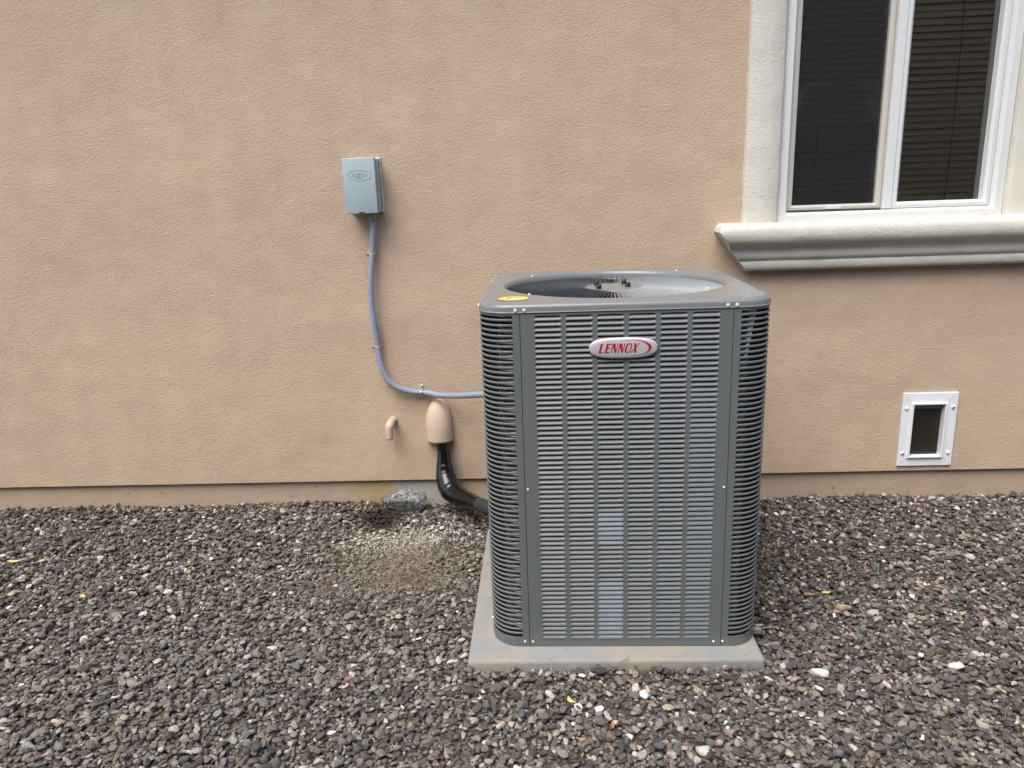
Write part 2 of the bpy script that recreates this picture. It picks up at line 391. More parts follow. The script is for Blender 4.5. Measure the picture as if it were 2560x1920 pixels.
for k in range(16000):
    a_ = rng.random()
    if a_ < .40: x, y = rng.normal(.76, .13), rng.normal(-.48, .12)
    elif a_ < .72: x, y = rng.normal(.76, .14), rng.normal(-.73, .09)
    elif a_ < .80: x, y = rng.normal(.52, .08), rng.normal(-.80, .05)
    else: x, y = rng.uniform(-1.6, 3.8), rng.uniform(-1.75, -.01)
    if y > -.006 or (SL[0] - .004 < x < SL[1] + .004 and y > SL[2] - .004) or x < -2.5: continue
    r = rng.uniform(.0018, .0056); grit.append((x, y, top_at(x, y, 1) + r * .2, r, rng.uniform(0, 6.28), rng.uniform(-.6, .6), rng.uniform(-.6, .6), rng.integers(0, NT), rng.random(), rng.random(), rng.random()))
# a few bits of stone on the pad's edge
for k in range(26):
    x = rng.choice([rng.uniform(1.11, 1.16), rng.uniform(1.15, 1.95), rng.uniform(1.94, 1.985)]); y = SL[2] + .018 if 1.16 < x < 1.94 else rng.uniform(-1.2, -.5)
    r = rng.uniform(.0012, .003); grit.append((x, y, .002, r, rng.uniform(0, 6.28), 0, 0, rng.integers(0, NT), rng.random(), rng.random(), rng.random()))
G = np.concatenate([G, np.array(grit)])
def tints(G):
    pal = np.array([(.060, .054, .052), (.082, .072, .066), (.105, .092, .082), (.072, .061, .058), (.135, .115, .098), (.098, .085, .068), (.062, .064, .066),
                    (.17, .145, .118), (.19, .15, .125), (.125, .095, .065), (.25, .21, .165), (.25, .245, .23), (.15, .158, .15), (.42, .405, .375), (.28, .235, .21), (.14, .085, .070)])
    wts = np.array([.16, .13, .12, .08, .11, .08, .05, .085, .030, .025, .045, .035, .022, .026, .045, .006]); wts /= wts.sum()
    c = pal[np.searchsorted(np.cumsum(wts), G[:, 8]).clip(0, len(pal) - 1)] * (.58 + .92 * G[:, 9] ** 1.3)[:, None]
    x, y = G[:, 0], G[:, 1]
    pale = np.clip(1.15 * patch(x, y, .66, -.40, .17, .11) + .9 * patch(x, y, .84, -.33, .16, .12), 0, 1)
    pick = (G[:, 10] < pale * .72)[:, None]
    c = np.where(pick, np.array((.42, .40, .365)) * (.45 + .85 * G[:, 9])[:, None], c)
    sandy = np.clip(patch(x, y, .78, -.60, .30, .22) * 1.1, 0, 1)[:, None]; c = c * (1 - .45 * sandy) + np.array((.185, .150, .115)) * .45 * sandy * (.6 + .8 * G[:, 9])[:, None]
    n_ = np.sin(x * 3.1 + 1.0) * np.cos(y * 4.3 + .4) * .12
    tan_zone = np.clip(.95 * patch(x, y, .35, -1.05, .95, .70) + .45 * patch(x, y, 1.9, -1.75, .8, .25) + n_, 0, 1)[:, None]  # stones drawn towards tan grey left of the pad and up front
    c = c * (1 - .38 * tan_zone) + np.array((.165, .152, .136)) * .38 * tan_zone * (.45 + 1.1 * G[:, 9])[:, None]
    wet_shade = np.clip(1.5 * patch(x, y, .60, -.15, .105, .10) + .7 * patch(x, y, .62, -.27, .07, .05), 0, 1)[:, None]  # damp stones by the burrow, with the hollow's shade darkened into their tint
    c = c * (1 - .86 * wet_shade) + np.array((.030, .014, .008)) * .3 * wet_shade
    return np.clip(c * 1.42 * np.array((1.0, 1.0, .98)), 0, 1)
T = tints(G)
gm = bpy.data.meshes.new('gravel'); gm.vertices.add(len(G)); gm.vertices.foreach_set('co', G[:, :3].astype(np.float32).ravel())
def attr(n_, ty, data, f='value'):
    a_ = gm.attributes.new(n_, ty, 'POINT'); a_.data.foreach_set(f, data)
attr('size', 'FLOAT', G[:, 3].astype(np.float32)); attr('pick', 'INT', G[:, 7].astype(np.int32))
attr('turn', 'FLOAT_VECTOR', np.stack([G[:, 5], G[:, 6], G[:, 4]], 1).astype(np.float32).ravel(), 'vector')
attr('tint', 'FLOAT_COLOR', np.concatenate([T, np.ones((len(T), 1))], 1).astype(np.float32).ravel(), 'color')
gm.materials.append(M['stone'])
go = tag(link('gravel', gm), 'loose brown and grey crushed stone gravel covering the yard', 'gravel', kind='stuff')
ng = bpy.data.node_groups.new('scatter_stones', 'GeometryNodeTree')
ng.interface.new_socket('Geometry', in_out='INPUT', socket_type='NodeSocketGeometry'); ng.interface.new_socket('Geometry', in_out='OUTPUT', socket_type='NodeSocketGeometry')
gi, goo = ng.nodes.new('NodeGroupInput'), ng.nodes.new('NodeGroupOutput')
ip = ng.nodes.new('GeometryNodeInstanceOnPoints'); ci = ng.nodes.new('GeometryNodeCollectionInfo'); m2p = ng.nodes.new('GeometryNodeMeshToPoints')
ci.inputs['Collection'].default_value = pool; ci.inputs['Separate Children'].default_value = True; ci.inputs['Reset Children'].default_value = True
def named(n_, dt):
    x = ng.nodes.new('GeometryNodeInputNamedAttribute'); x.data_type = dt; x.inputs['Name'].default_value = n_; return x.outputs['Attribute']
e2r = ng.nodes.new('FunctionNodeEulerToRotation')
L = ng.links.new
L(gi.outputs[0], m2p.inputs['Mesh']); L(m2p.outputs[0], ip.inputs['Points']); L(ci.outputs[0], ip.inputs['Instance']); ip.inputs['Pick Instance'].default_value = True
L(named('pick', 'INT'), ip.inputs['Instance Index']); L(named('turn', 'FLOAT_VECTOR'), e2r.inputs[0]); L(e2r.outputs[0], ip.inputs['Rotation'])
L(named('size', 'FLOAT'), ip.inputs['Scale']); L(ip.outputs[0], goo.inputs[0])
md = go.modifiers.new('stones', 'NODES'); md.node_group = ng

# ------------------------------------------------------------------ house
house = tag(empty('house', (0, 0, 0)), 'tan stucco house with cream window trim and bare footing strip', 'house')
def holed_wall(mb, xs, zs, holes, y0, y1):
    """wall slab y0..y1 on the grid xs x zs, cells in holes left open, with reveals"""
    nx, nz = len(xs), len(zs); cells = {(i, j) for i in range(nx - 1) for j in range(nz - 1)} - holes; V = {}
    def vid(i, j, s):
        if (i, j, s) not in V: V[(i, j, s)] = len(mb.v); mb.v.append((xs[i], (y0, y1)[s], zs[j]))
        return V[(i, j, s)]
    for (i, j) in cells:
        mb.f.append((vid(i, j, 0), vid(i + 1, j, 0), vid(i + 1, j + 1, 0), vid(i, j + 1, 0)))
        mb.f.append((vid(i, j, 1), vid(i, j + 1, 1), vid(i + 1, j + 1, 1), vid(i + 1, j, 1)))
        for di, dj, a_, b_ in ((-1, 0, (i, j), (i, j + 1)), (1, 0, (i + 1, j), (i + 1, j + 1)), (0, -1, (i, j), (i + 1, j)), (0, 1, (i, j + 1), (i + 1, j + 1))):
            if (i + di, j + dj) not in cells: mb.f.append((vid(*a_, 0), vid(*b_, 0), vid(*b_, 1), vid(*a_, 1)))
PX0, PX1, PZ0, PZ1 = 2.9654, 3.2070, .0867, .4327                 # pet door outer
WX0, WX1, WZ0, WZ1 = 2.3600, 3.2860, 1.190, 2.45                  # window opening
mb = MB(); xs = [-7, WX0, 3.006, 3.155, WX1, 9]; zs = [.0609, .130, .392, WZ0, WZ1, 3.1]
holed_wall(mb, xs, zs, {(1, 3), (2, 3), (3, 3), (2, 1)}, 0, .16); mb.obj('stucco_wall', M['stucco'], house)
MB().box(-7, 9, .019, .155, -.30, .0615).obj('foundation', M['foundation'], house)
MB().box(-7, 9, -.35, 6, 3.102, 3.22).obj('roof', M['roof'], house)
mb = MB(); mb.box(.8, 5.0, 3.0, 3.05, .1, 3.0); mb.box(.8, .85, .17, 3.0, .1, 3.0); mb.box(4.95, 5.0, .17, 3.0, .1, 3.0); mb.box(.85, 4.95, .17, 3.0, 2.95, 3.0); mb.box(.85, 4.95, .17, 3.0, .05, .1)
mb.obj('room', M['room'], house)
# cream trim: two side pieces and the moulded sill
def strip(x0, x1, d0, d1, z0, z1, ch=.012):
    m_ = MB(); prof = [(x0, 0), (x0, -d0 + ch), (x0 + ch, -d0), (x1 - ch, -d1), (x1, -d1 + ch), (x1, .02)]
    n = 34; rings = []
    for i in range(n + 1):
        z = z0 + (z1 - z0) * i / n
        rings.append([(x + .0022 * noise.noise(Vector((x * 40, z * 9, 1))), y + (.0022 * noise.noise(Vector((x * 30, z * 11, 4))) if y < 0 else 0), z) for x, y in prof])
    return m_.loft(rings, cap0=True, cap1=True)
strip(2.2114, 2.3560, .044, .044, 1.185, 2.52, .013).obj('window_trim', M['trim'], house, sm=50)
strip(3.2900, 3.4360, .044, .044, 1.185, 2.52, .013).obj('window_trim', M['trim'], house, sm=50)
prof = [(0, 1.206), (-.050, 1.204), (-.088, 1.202), (-.104, 1.197), (-.113, 1.187), (-.117, 1.172), (-.117, 1.155), (-.114, 1.138), (-.106, 1.124), (-.094, 1.114), (-.082, 1.106),
        (-.072, 1.098), (-.068, 1.090), (-.068, 1.078), (-.067, 1.066), (-.063, 1.056), (-.055, 1.0495), (-.052, 1.046), (-.055, 1.041), (-.056, 1.030), (-.053, 1.015), (-.047, 1.007), (-.038, 1.003), (0, 1.003)]
mb = MB(); rings = []
xe0 = 2.2140
def wob(x, z, y): return .0018 * noise.noise(Vector((x * 14, z * 60, 2)))
def xend(z): return 2.096 + max(0, 1.172 - z) * .78 + max(0, z - 1.185) * .9
rings.append([(xend(z) + .004, 0.0, z) for y, z in prof])
rings.append([(xend(z) + .004, y * .97, z) for y, z in prof]); rings.append([(xend(z) + .012, y, z) for y, z in prof])
for i in range(1, 60):
    x = 2.275 + (3.60 - 2.275) * i / 60; rings.append([(x, y + wob(x, z, y) * (1 if y < -.01 else 0), z + wob(x + 9, z, y) * .6) for y, z in prof])
rings.append([(3.72 , y, z) for y, z in prof]); rings.append([(3.64, 0, z) for y, z in prof])
mb.loft(rings, closed=False); mb.obj('window_sill', M['trim'], house, sm=38)
# window: frame, two sashes, panes, mesh, weep covers
FX0, FX1, FZ0, FZ1 = 2.3575, 3.2885, 1.1965, 2.44
def frame_ring(x0, x1, z0, z1, prof_):
    """prof_: list of (inset, y) -> mitred frame"""
    m_ = MB(); rings_ = []
    for ins, y in prof_: rings_.append([(x0 + ins, y, z0 + ins), (x1 - ins, y, z0 + ins), (x1 - ins, y, z1 - ins), (x0 + ins, y, z1 - ins)])
    return m_.loft(rings_)
win = frame_ring(FX0, FX1, FZ0, FZ1, [(0, .10), (0, -.012), (.003, -.015), (.034, -.016), (.038, -.012), (.046, .002), (.047, .010), (.047, .10)]).obj('window', M['vinyl'], house)
tag(win, 'white vinyl slider window with mesh over both panes')
mb = MB(); mb.box(2.800, 2.836, -.006, .09, FZ0 + .0475, FZ1 - .0475); mb.obj('mullion', M['vinyl'], win, bevel=.003)
mb = MB(); mb.box(2.796, 2.800, .004, .08, FZ0 + .0475, FZ1 - .0475); mb.obj('mullion_channel', M['sashbeige'], win)
frame_ring(2.8365, 3.2410, 1.2440, 2.392, [(0, .08), (0, .002), (.003, -.001), (.016, -.002), (.026, .008), (.027, .08)]).obj('sash', M['vinyl'], win)
frame_ring(2.4050, 2.7955, 1.2475, 2.392, [(0, .06), (0, .012), (.002, .010), (.013, .010), (.021, .014), (.022, .06)]).obj('sash', M['sashbeige'], win)
MB().box(2.4045, 2.7950, -.004, .0095, 1.2440, 1.2468).obj('track_rail', M['mdark'], win)
MB().box(2.565, 2.632, .006, .0098, 1.2495, 1.2590).obj('latch_tab', M['vinyl'], win, bevel=.001)
MB().box(2.427, 2.774, .046, .050, 1.2695, 2.371).obj('pane', M['glass'], win)
MB().box(2.8635, 3.214, .040, .044, 1.271, 2.365).obj('pane', M['glass'], win)
MB().add([(2.427, .030, 1.2695), (2.774, .030, 1.2695), (2.774, .030, 2.371), (2.427, .030, 2.371)], [(0, 1, 2, 3)]).obj('insect_screen', M['screen_l'], win, recalc=False)
MB().add([(2.8635, .052, 1.271), (3.214, .052, 1.271), (3.214, .052, 2.365), (2.8635, .052, 2.365)], [(0, 1, 2, 3)]).obj('shade_screen', M['screen_r'], win, recalc=False)
for wx in (2.418, 3.205): MB().box(wx, wx + .024, -.0185, -.0155, 1.2015, 1.2075).obj('weep_cover', M['gold'], win, bevel=.0006)
# blind behind the window (its own thing)
bl = tag(empty('window_blind', (2.83, .085, 1.24)), 'olive brown horizontal slat blind hanging behind the slider window', 'blind')
m_ = MB(); w2 = .405; ns = 5; rg = []
for i in range(ns): 
    u_ = i / (ns - 1) * 2 - 1; rg.append([(x, u_ * .0150, .0026 * (1 - u_ * u_)) for x in (-w2, w2)])
m_.loft(rg, closed=False); slat_me = m_.mesh('slat', M['slat'], sm=60)
nsl = 44
for i in range(nsl):
    o = link('slat', slat_me, bl, (random.uniform(-.004, .004), random.uniform(-.002, .002), .018 + i * .0268), (math.radians(58 + random.uniform(-5, 5)), random.uniform(-.004, .004), 0))
for cx_ in (-.30, -.02, .26):
    MB().tube([(cx_ + .004 * math.sin(t_ * 5), -.017, t_) for t_ in np.linspace(-.02, 1.2, 14)], .0016, 6).obj('cord', M['cord'], bl)

# ------------------------------------------------------------------ pet door
pd = tag(empty('pet_door', (PX0, 0, PZ0)), 'small white framed pet door with dark smoked flap low in the wall', 'pet door')
PW, PH = PX1 - PX0, PZ1 - PZ0
f_ = MB(); 
def rect(x0, x1, z0, z1, y): return [(x0, y, z0), (x1, y, z0), (x1, y, z1), (x0, y, z1)]
f_.loft([rect(0, PW, 0, PH, -.0005), rect(0, PW, 0, PH, -.008), rect(.0015, PW - .0015, .0015, PH - .0015, -.010), rect(.038, PW - .048, .040, PH - .045, -.0105),
         rect(.0385, PW - .0485, .0405, PH - .0455, -.019), rect(.0425, PW - .0525, .0445, PH - .0495, -.020), rect(.0465, PW - .0565, .0485, PH - .0535, -.019), rect(.0470, PW - .0570, .0490, PH - .054, .03)])
f_.obj('frame', M['petwhite'], pd)
f_ = MB()
for (ax_, az_, bx_, bz_) in ((.002, .002, .037, .039), (PW - .002, .002, PW - .047, .039), (.002, PH - .002, .037, PH - .044), (PW - .002, PH - .002, PW - .047, PH - .044)):
    f_.tube([(ax_, -.0101, az_), (bx_, -.0107, bz_)], .0004, 4)
f_.obj('mitre_joint', M['petgrey'], pd)
MB().box(.0475, PW - .0575, .012, .016, .049, PH - .072).obj('flap', M['flap'], pd, bevel=.003)
fl_ = MB(); fl_.box(.056, PW - .066, .008, .0125, .052, .064); fl_.obj('magnet_bar', M['flap'], pd, bevel=.003)
st_ = MB(); st_.box(.0475, PW - .0575, .006, .0118, PH - .078, PH - .0545); stp = st_.obj('retainer_strip', M['petgrey'], pd, bevel=.001)
for q in (.062, .106, .150): MB().tube([(q, .0065, PH - .064), (q, .003, PH - .064)], .0028, 8).obj('rivet', M['mdark'], stp)
for (qx, qz, dark_) in ((.018, PH - .070, 0), (PW - .020, PH - .068, 1), (.018, .062, 1), (PW - .020, .062, 0)):
    c_ = MB().loft([[(qx + r_ * math.cos(t_), y_, qz + r_ * math.sin(t_)) for t_ in np.linspace(0, 2 * math.pi, 13)[:-1]] for r_, y_ in ((.0085, -.0095), (.0082, -.013), (.006, -.0155), (.003, -.0165))], cap1=True).obj('screw_cap', M['petwhite'], pd, sm=60)
    if dark_: MB().tube([(qx, -.0164, qz), (qx, -.0174, qz)], .0042, 8).obj('screw', M['mdark'], c_)

# ------------------------------------------------------------------ disconnect box
bx = tag(empty('disconnect_box', (.5388, 0, 1.298)), 'pale blue grey electrical disconnect box with embossed oval, mounted on stucco', 'electrical box')
BW, BH = .1356, .2266
MB().box(.006, BW + .004, -.070, .001, .006, BH - .006).obj('back_box', M['boxback'], bx, bevel=.003)
cv = MB().box(0, BW, -.0925, -.062, 0, BH).obj('cover', M['boxgrey'], bx, sm=30, bevel=.0035, seg=3)
MB().box(BW + .001, BW + .0062, -.066, -.054, .004, BH - .004).obj('side_flange', M['boxgrey'], bx, bevel=.001)
mb = MB(); ell = [(.0685 + .050 * math.cos(t_), -.0926, .1565 + .0205 * math.sin(t_)) for t_ in np.linspace(0, 2 * math.pi, 49)]
mb.tube(ell, .0012, 6, cap=False); mb.obj('embossed_oval', M['boxgrey'], cv, sm=60)
def text_obj(name, body, size, mtl, parent, loc, extrude=.0008, shear=0.0, sx=1.0, bold=0.0):
    cu = bpy.data.curves.new(name, 'FONT'); cu.body = body; cu.size = size; cu.extrude = extrude; cu.shear = shear; cu.align_x = 'CENTER'; cu.align_y = 'CENTER'; cu.offset = bold; cu.resolution_u = 4
    tmp = bpy.data.objects.new('tmp', cu); COL.objects.link(tmp); dg = bpy.context.evaluated_depsgraph_get(); me_ = bpy.data.meshes.new_from_object(tmp.evaluated_get(dg))
    bpy.data.objects.remove(tmp); me_.transform(Matrix.Diagonal((sx, 1, 1, 1))); me_.transform(Matrix.Rotation(math.pi / 2, 4, 'X')); me_.materials.clear(); me_.materials.append(mtl); me_.name = name
    return link(name, me_, parent, loc)
text_obj('embossed_lettering', 'AC', .0215, M['boxgrey'], cv, (.049, -.0928, .1585), .0009, .25, 1.05, .0006)
text_obj('embossed_lettering', 'PRO', .0175, M['boxgrey'], cv, (.0805, -.0928, .1585), .0009, 0, 1.05, .0006)
mb = MB()
for i in range(2): mb.box(.045 + .004 * i, .062 - .004 * i + .02, -.0932, -.0922, .1435 + .003 * i, .1445 + .003 * i)
mb.obj('embossed_bar', M['boxgrey'], cv)
MB().box(.0555, .0785, -.097, -.0915, .0045, .0095).obj('hasp', M['mdark'], bx, bevel=.0015)
mb = MB(); rr = rng
pts_ = [(BW + .006, -.004, z_) for z_ in np.linspace(.0, BH, 16)]; mb.tube([(x + rng.normal(0, .0012), y, z) for x, y, z in pts_], [.004 + .002 * rng.random() for _ in pts_], 6)
pts_ = [(x_, -.004, BH - .003) for x_ in np.linspace(.0, BW + .006, 10)]; mb.tube([(x, y, z + rng.normal(0, .001)) for x, y, z in pts_], [.005 + .002 * rng.random() for _ in pts_], 6)
pts_ = [(.004, -.003, z_) for z_ in np.linspace(.0, BH, 14)]; mb.tube([(x + rng.normal(0, .0012), y, z) for x, y, z in pts_], [.003 + .0015 * rng.random() for _ in pts_], 6)
mb.obj('caulk_bead', M['caulk'], bx, sm=60)

# ------------------------------------------------------------------ conduit with its straps
cd = tag(empty('electrical_conduit', (.638, 0, 1.28)), 'grey flexible conduit curving from the disconnect box to the air conditioner', 'conduit')
key = [(.6370, -.034, 1.275), (.6350, -.031, 1.230), (.6290, -.028, 1.180), (.6215, -.026, 1.125), (.6160, -.028, 1.083), (.6060, -.032, .996), (.6030, -.034, .907), (.6080, -.032, .825), (.6115, -.028, .780),
       (.6130, -.026, .711), (.620, -.030, .641), (.638, -.034, .580), (.668, -.034, .538), (.712, -.030, .512), (.756, -.025, .499), (.797, -.022, .494), (.840, -.030, .4905), (.885, -.060, .489), (.987, -.150, .510), (1.100, -.270, .545), (1.215, -.40, .575)]
def catmull(P_, n_=6):
    P_ = [Vector(p) for p in P_]; P_ = [P_[0] * 2 - P_[1]] + P_ + [P_[-1] * 2 - P_[-2]]; out = []
    for i in range(1, len(P_) - 2):
        for j in range(n_):
            t = j / n_; a_, b_, c_, d_ = P_[i - 1:i + 3]
            out.append(.5 * ((2 * b_) + (c_ - a_) * t + (2 * a_ - 5 * b_ + 4 * c_ - d_) * t * t + (3 * b_ - a_ - 3 * c_ + d_) * t ** 3))
    return out + [P_[-2]]
off = Vector((.638, 0, 1.28)); path = [p - off for p in catmull(key, 12)]
rad = [.0134 + .0004 * math.cos(i * math.pi) for i in range(len(path))]
MB().tube(path, rad, 16).obj('tube', M['conduit'], cd, sm=70)
mb = MB(); i = 4
while i < 118:
    n_ = random.choice((1, 2, 2, 3)); seg_ = path[i:i + n_ + 1]
    if random.random() < .86: mb.tube([p + Vector((.0072, -.0100, 0)) for p in seg_], .0009, 4)
    i += n_ + random.choice((1, 1, 2))
tag(mb.obj('printed_marking', M['print'], cd), kind='stuff')
mb = MB(); mb.tube([(-.001, -.036, .024), (-.001, -.036, -.010)], .0175, 8); mb.tube([(-.001, -.036, -.010), (-.001, -.0355, -.014)], [.0175, .0135], 8); mb.obj('connector', M['boxback'], cd, bevel=None)
def strap(cx_, cz_, horiz, mtl, lab):
    s_ = tag(empty('conduit_strap', (cx_, 0, cz_)), lab, 'conduit strap', 'straps holding the grey conduit')
    m1 = MB(); r_ = .0140; hw = .0062; prof_ = []
    for t_ in np.linspace(math.pi * -.02, math.pi * 1.02, 12): prof_.append((r_ * math.cos(t_), -.024 - r_ * math.sin(t_)))
    prof_ = [(.0145, -.001)] + prof_ + [(-.0145, -.003), (-.031, -.0025)]
    rings_ = []
    for w_, g_ in ((-hw, 0), (-hw * .8, .0018), (hw * .8, .0018), (hw, 0)):
        rings_.append([(x_ * (1 + g_ * 20), y_ - g_, w_) for x_, y_ in prof_])
    m1.loft(rings_, closed=False)
    if horiz: m1.v = [(z_, y_, -x_) for x_, y_, z_ in m1.v]
    b_ = m1.obj('band', mtl, s_, sm=50); md_ = b_.modifiers.new('thick', 'SOLIDIFY'); md_.thickness = .0012
    p_ = (0, -.006, .026) if horiz else (-.026, -.006, 0)
    MB().tube([(p_[0], -.002, p_[2]), (p_[0], -.0065, p_[2])], .0042, 8).obj('screw', M['zinc'] if horiz else M['strap'], s_)
    if horiz:
        m2 = MB(); m2.box(.0001, .0018, -.0415, -.0385, -.013, .013); m2.obj('crease', M['zinc'], s_)
    return s_
strap(.6215, 1.125, False, M['strap'], 'tan painted strap on the conduit nearest below the grey box')
strap(.6130, .711, False, M['strap'], 'tan painted strap on the conduit just above its bend')
strap(.7970, .494, True, M['zinc'], 'shiny galvanised strap on the horizontal run of conduit')

# ------------------------------------------------------------------ line-set hood, line set, drain elbow, rock
hd = tag(empty('pipe_hood', (.8665, 0, .262)), 'tan painted dome shaped pipe hood on the wall under the conduit', 'pipe cover')
mb = MB(); rg = []
for i in range(25):
    t_ = i / 24; z_ = .196 * t_
    if t_ < .08: wv_ = .0600 + .001 * t_
    else: wv_ = .0600 * max(0, 1 - max(0, (t_ - .30) / .70) ** 2.3) ** .5
    dv_ = (.068 * max(0.0, 1 - max(0, (t_ - .12) / .88) ** 2.1) ** .5)
    wv_, dv_ = max(wv_, .002), max(dv_, .002)
    rg.append([(wv_ * math.cos(a_) * (1 if True else 0), -dv_ * max(0, math.sin(a_)) ** .75 if 0 < a_ < math.pi else 0, z_) for a_ in np.linspace(math.pi, 0, 21)])
mb.loft(rg, closed=False); hood = mb.obj('shell', M['pipe'], hd, sm=60); md_ = hood.modifiers.new('thick', 'SOLIDIFY'); md_.thickness = .003; md_.offset = 0
mb = MB(); mb.box(-.0145, .0145, -.0692, -.066, .018, .034); mb.obj('raised_tab', M['pipe'], hd, bevel=.0015)
MB().tube([(-.024, -.0625, .026), (-.0245, -.0665, .020)], .0008, 5).obj('scratch', M['mdark'], hd)
ls = tag(empty('refrigerant_line', (.88, -.04, .26)), 'black tape wrapped refrigerant line dropping from the tan hood to the air conditioner', 'insulated pipe')
hk = [(.878, -.030, .300), (.880, -.036, .250), (.884, -.046, .205), (.886, -.058, .150), (.893, -.075, .100), (.912, -.108, .060), (.952, -.160, .042), (1.010, -.235, .050), (1.075, -.330, .068), (1.140, -.400, .075), (1.20, -.43, .075)]
hr = [.024, .0275, .0290, .0375, .0470, .0510, .0465, .0375, .028, .023, .022]
o3 = Vector((.88, -.04, .26)); cp = catmull(hk, 10); rp = catmull([(r_, 0, 0) for r_ in hr], 10)
rad = [r_.x * (1 + .004 * math.sin(i * 1.1) + .03 * noise.noise(Vector((i * .55, 0, 0)))) for i, r_ in enumerate(rp)]
mb = MB().tube([p - o3 for p in cp], rad, 22); 
mb.v = [tuple(Vector(v) + Vector((1, -.4, .6)) * .0016 * noise.noise(Vector(v) * 70) + Vector((1, 0, .6)) * .0008 * noise.noise(Vector(v) * 160)) for v in mb.v]
mb.obj('wrapped_line', M['blacktape'], ls, sm=70)
MB().tube([p - o3 for p in cp[:13]], [.0290 + .0008 * (i % 3) for i in range(13)], 14).obj('tape_collar', M['blacktape'], ls, sm=30)
sl_ = [p - o3 for p in cp[78:]]; MB().tube(sl_, .0305, 18).obj('foam_sleeve', M['rubber'], ls, sm=40)
el = tag(empty('drain_elbow', (.655, 0, .360)), 'small tan painted drain pipe elbow turned down from the wall', 'drain pipe')
ek = [(.0, .01, .0), (-.003, -.018, -.001), (-.007, -.040, -.004), (-.012, -.056, -.016), (-.013, -.060, -.034), (-.013, -.060, -.074)]
ep = catmull(ek, 6); mb = MB().tube(ep, [.0165 if i < 10 else .0185 if i < 20 else .0165 for i in range(len(ep))], 14, cap=False); e_ = mb.obj('elbow', M['pipe'], el, sm=60)
md_ = e_.modifiers.new('thick', 'SOLIDIFY'); md_.thickness = .002
MB().tube([(.0, .0, .0), (0, -.006, 0)], [.019, .015], 12).obj('stucco_collar', M['stucco'], el, sm=60)
rk = bpy.data.meshes.new('x'); rk = stone_mesh('granite_rock', 5, 4, (.108, .056, .066), M['granite'], 13)
for v in rk.vertices: v.co *= 1 + .05 * noise.noise(v.co * 38) + .02 * noise.noise(v.co * 110)
tag(link('granite_rock', rk, None, (.700, -.062, -.030), (.25, -.05, -.06)), 'speckled grey granite rock against the footing beside a burrow', 'rock')

# ------------------------------------------------------------------ concrete pad
mb = MB(); mb.box(SL[0], SL[1], SL[2], SL[3], -.075, 0)
pad = mb.obj('concrete_pad', M['concrete'], None, sm=40, bevel=.011, seg=3); tag(pad, 'grey concrete equipment pad stained tan under the air conditioner', 'concrete pad')

# ------------------------------------------------------------------ air conditioner
W = .82; HF = W / 2; TOPZ = 1.072
ac = tag(empty('air_conditioner', (1.5876, -1.2621 + HF, .0), -.0124), 'grey louvred outdoor air conditioner condenser on a concrete pad', 'air conditioner')
ROWS = 67; PITCH = 1.0095 / ROWS; SZ0 = .0278
def rsq(h, r, z, n=8):
    p = []
    for cx_, cy_, a0 in ((h - r, h - r, 0), (-h + r, h - r, 90), (-h + r, -h + r, 180), (h - r, -h + r, 270)):
        for k in range(n + 1):
            a_ = math.radians(a0 + 90 * k / n); p.append((cx_ + r * math.cos(a_), cy_ + r * math.sin(a_), z))
    return p
CR = .090
# base tray and inner shell
MB().loft([rsq(HF - .014, CR - .01, .001), rsq(HF - .014, CR - .01, .026)], cap0=True, cap1=True).obj('base_pan', M['dark'], ac)
core = MB().loft([rsq(.335, .045, .026), rsq(.335, .045, 1.02)], cap1=True).obj('inner_shroud', M['dark'], ac)
# coil rings
mb = MB()
for k in range(90):
    z = .038 + k * .0111; base = rsq(.362, .056, z, 6); n_ = len(base); r_ = .0047
    rings_ = []
    for t_ in range(5):
        a_ = math.radians(90 - t_ * 45); rings_.append([(x * (1 + r_ * math.cos(a_) / .37), y * (1 + r_ * math.cos(a_) / .37), z + r_ * math.sin(a_) + .0016 * noise.noise(Vector((x * 9, y * 9, k * 3.3)))) for x, y, z in base])
    mb.loft(rings_)
cm = mb.mesh('coil', M['coil'], sm=60, recalc=False); tag(link('coil', cm, ac), kind='stuff')
# fuzz strips of spine fins behind both front corners
mb = MB()
for sx_ in (-1, 1):
    for k in range(700 if sx_ < 0 else 0):
        z = .04 + .98 * random.random(); bx_ = sx_ * (.3570 + random.uniform(-.008, .006)); by_ = -.356 + random.uniform(-.012, .004)
        d_ = Vector((random.uniform(-1, 1) * .010, -.006, random.uniform(-1, 1) * .012)); p_ = Vector((bx_, by_, z)); q_ = p_ + d_
        mb.add([p_, p_ + Vector((.0012, 0, .0006)), q_], [(0, 1, 2)])
fz = mb.obj('spine_fins', M['fuzz'], ac, recalc=False); tag(fz, kind='stuff')
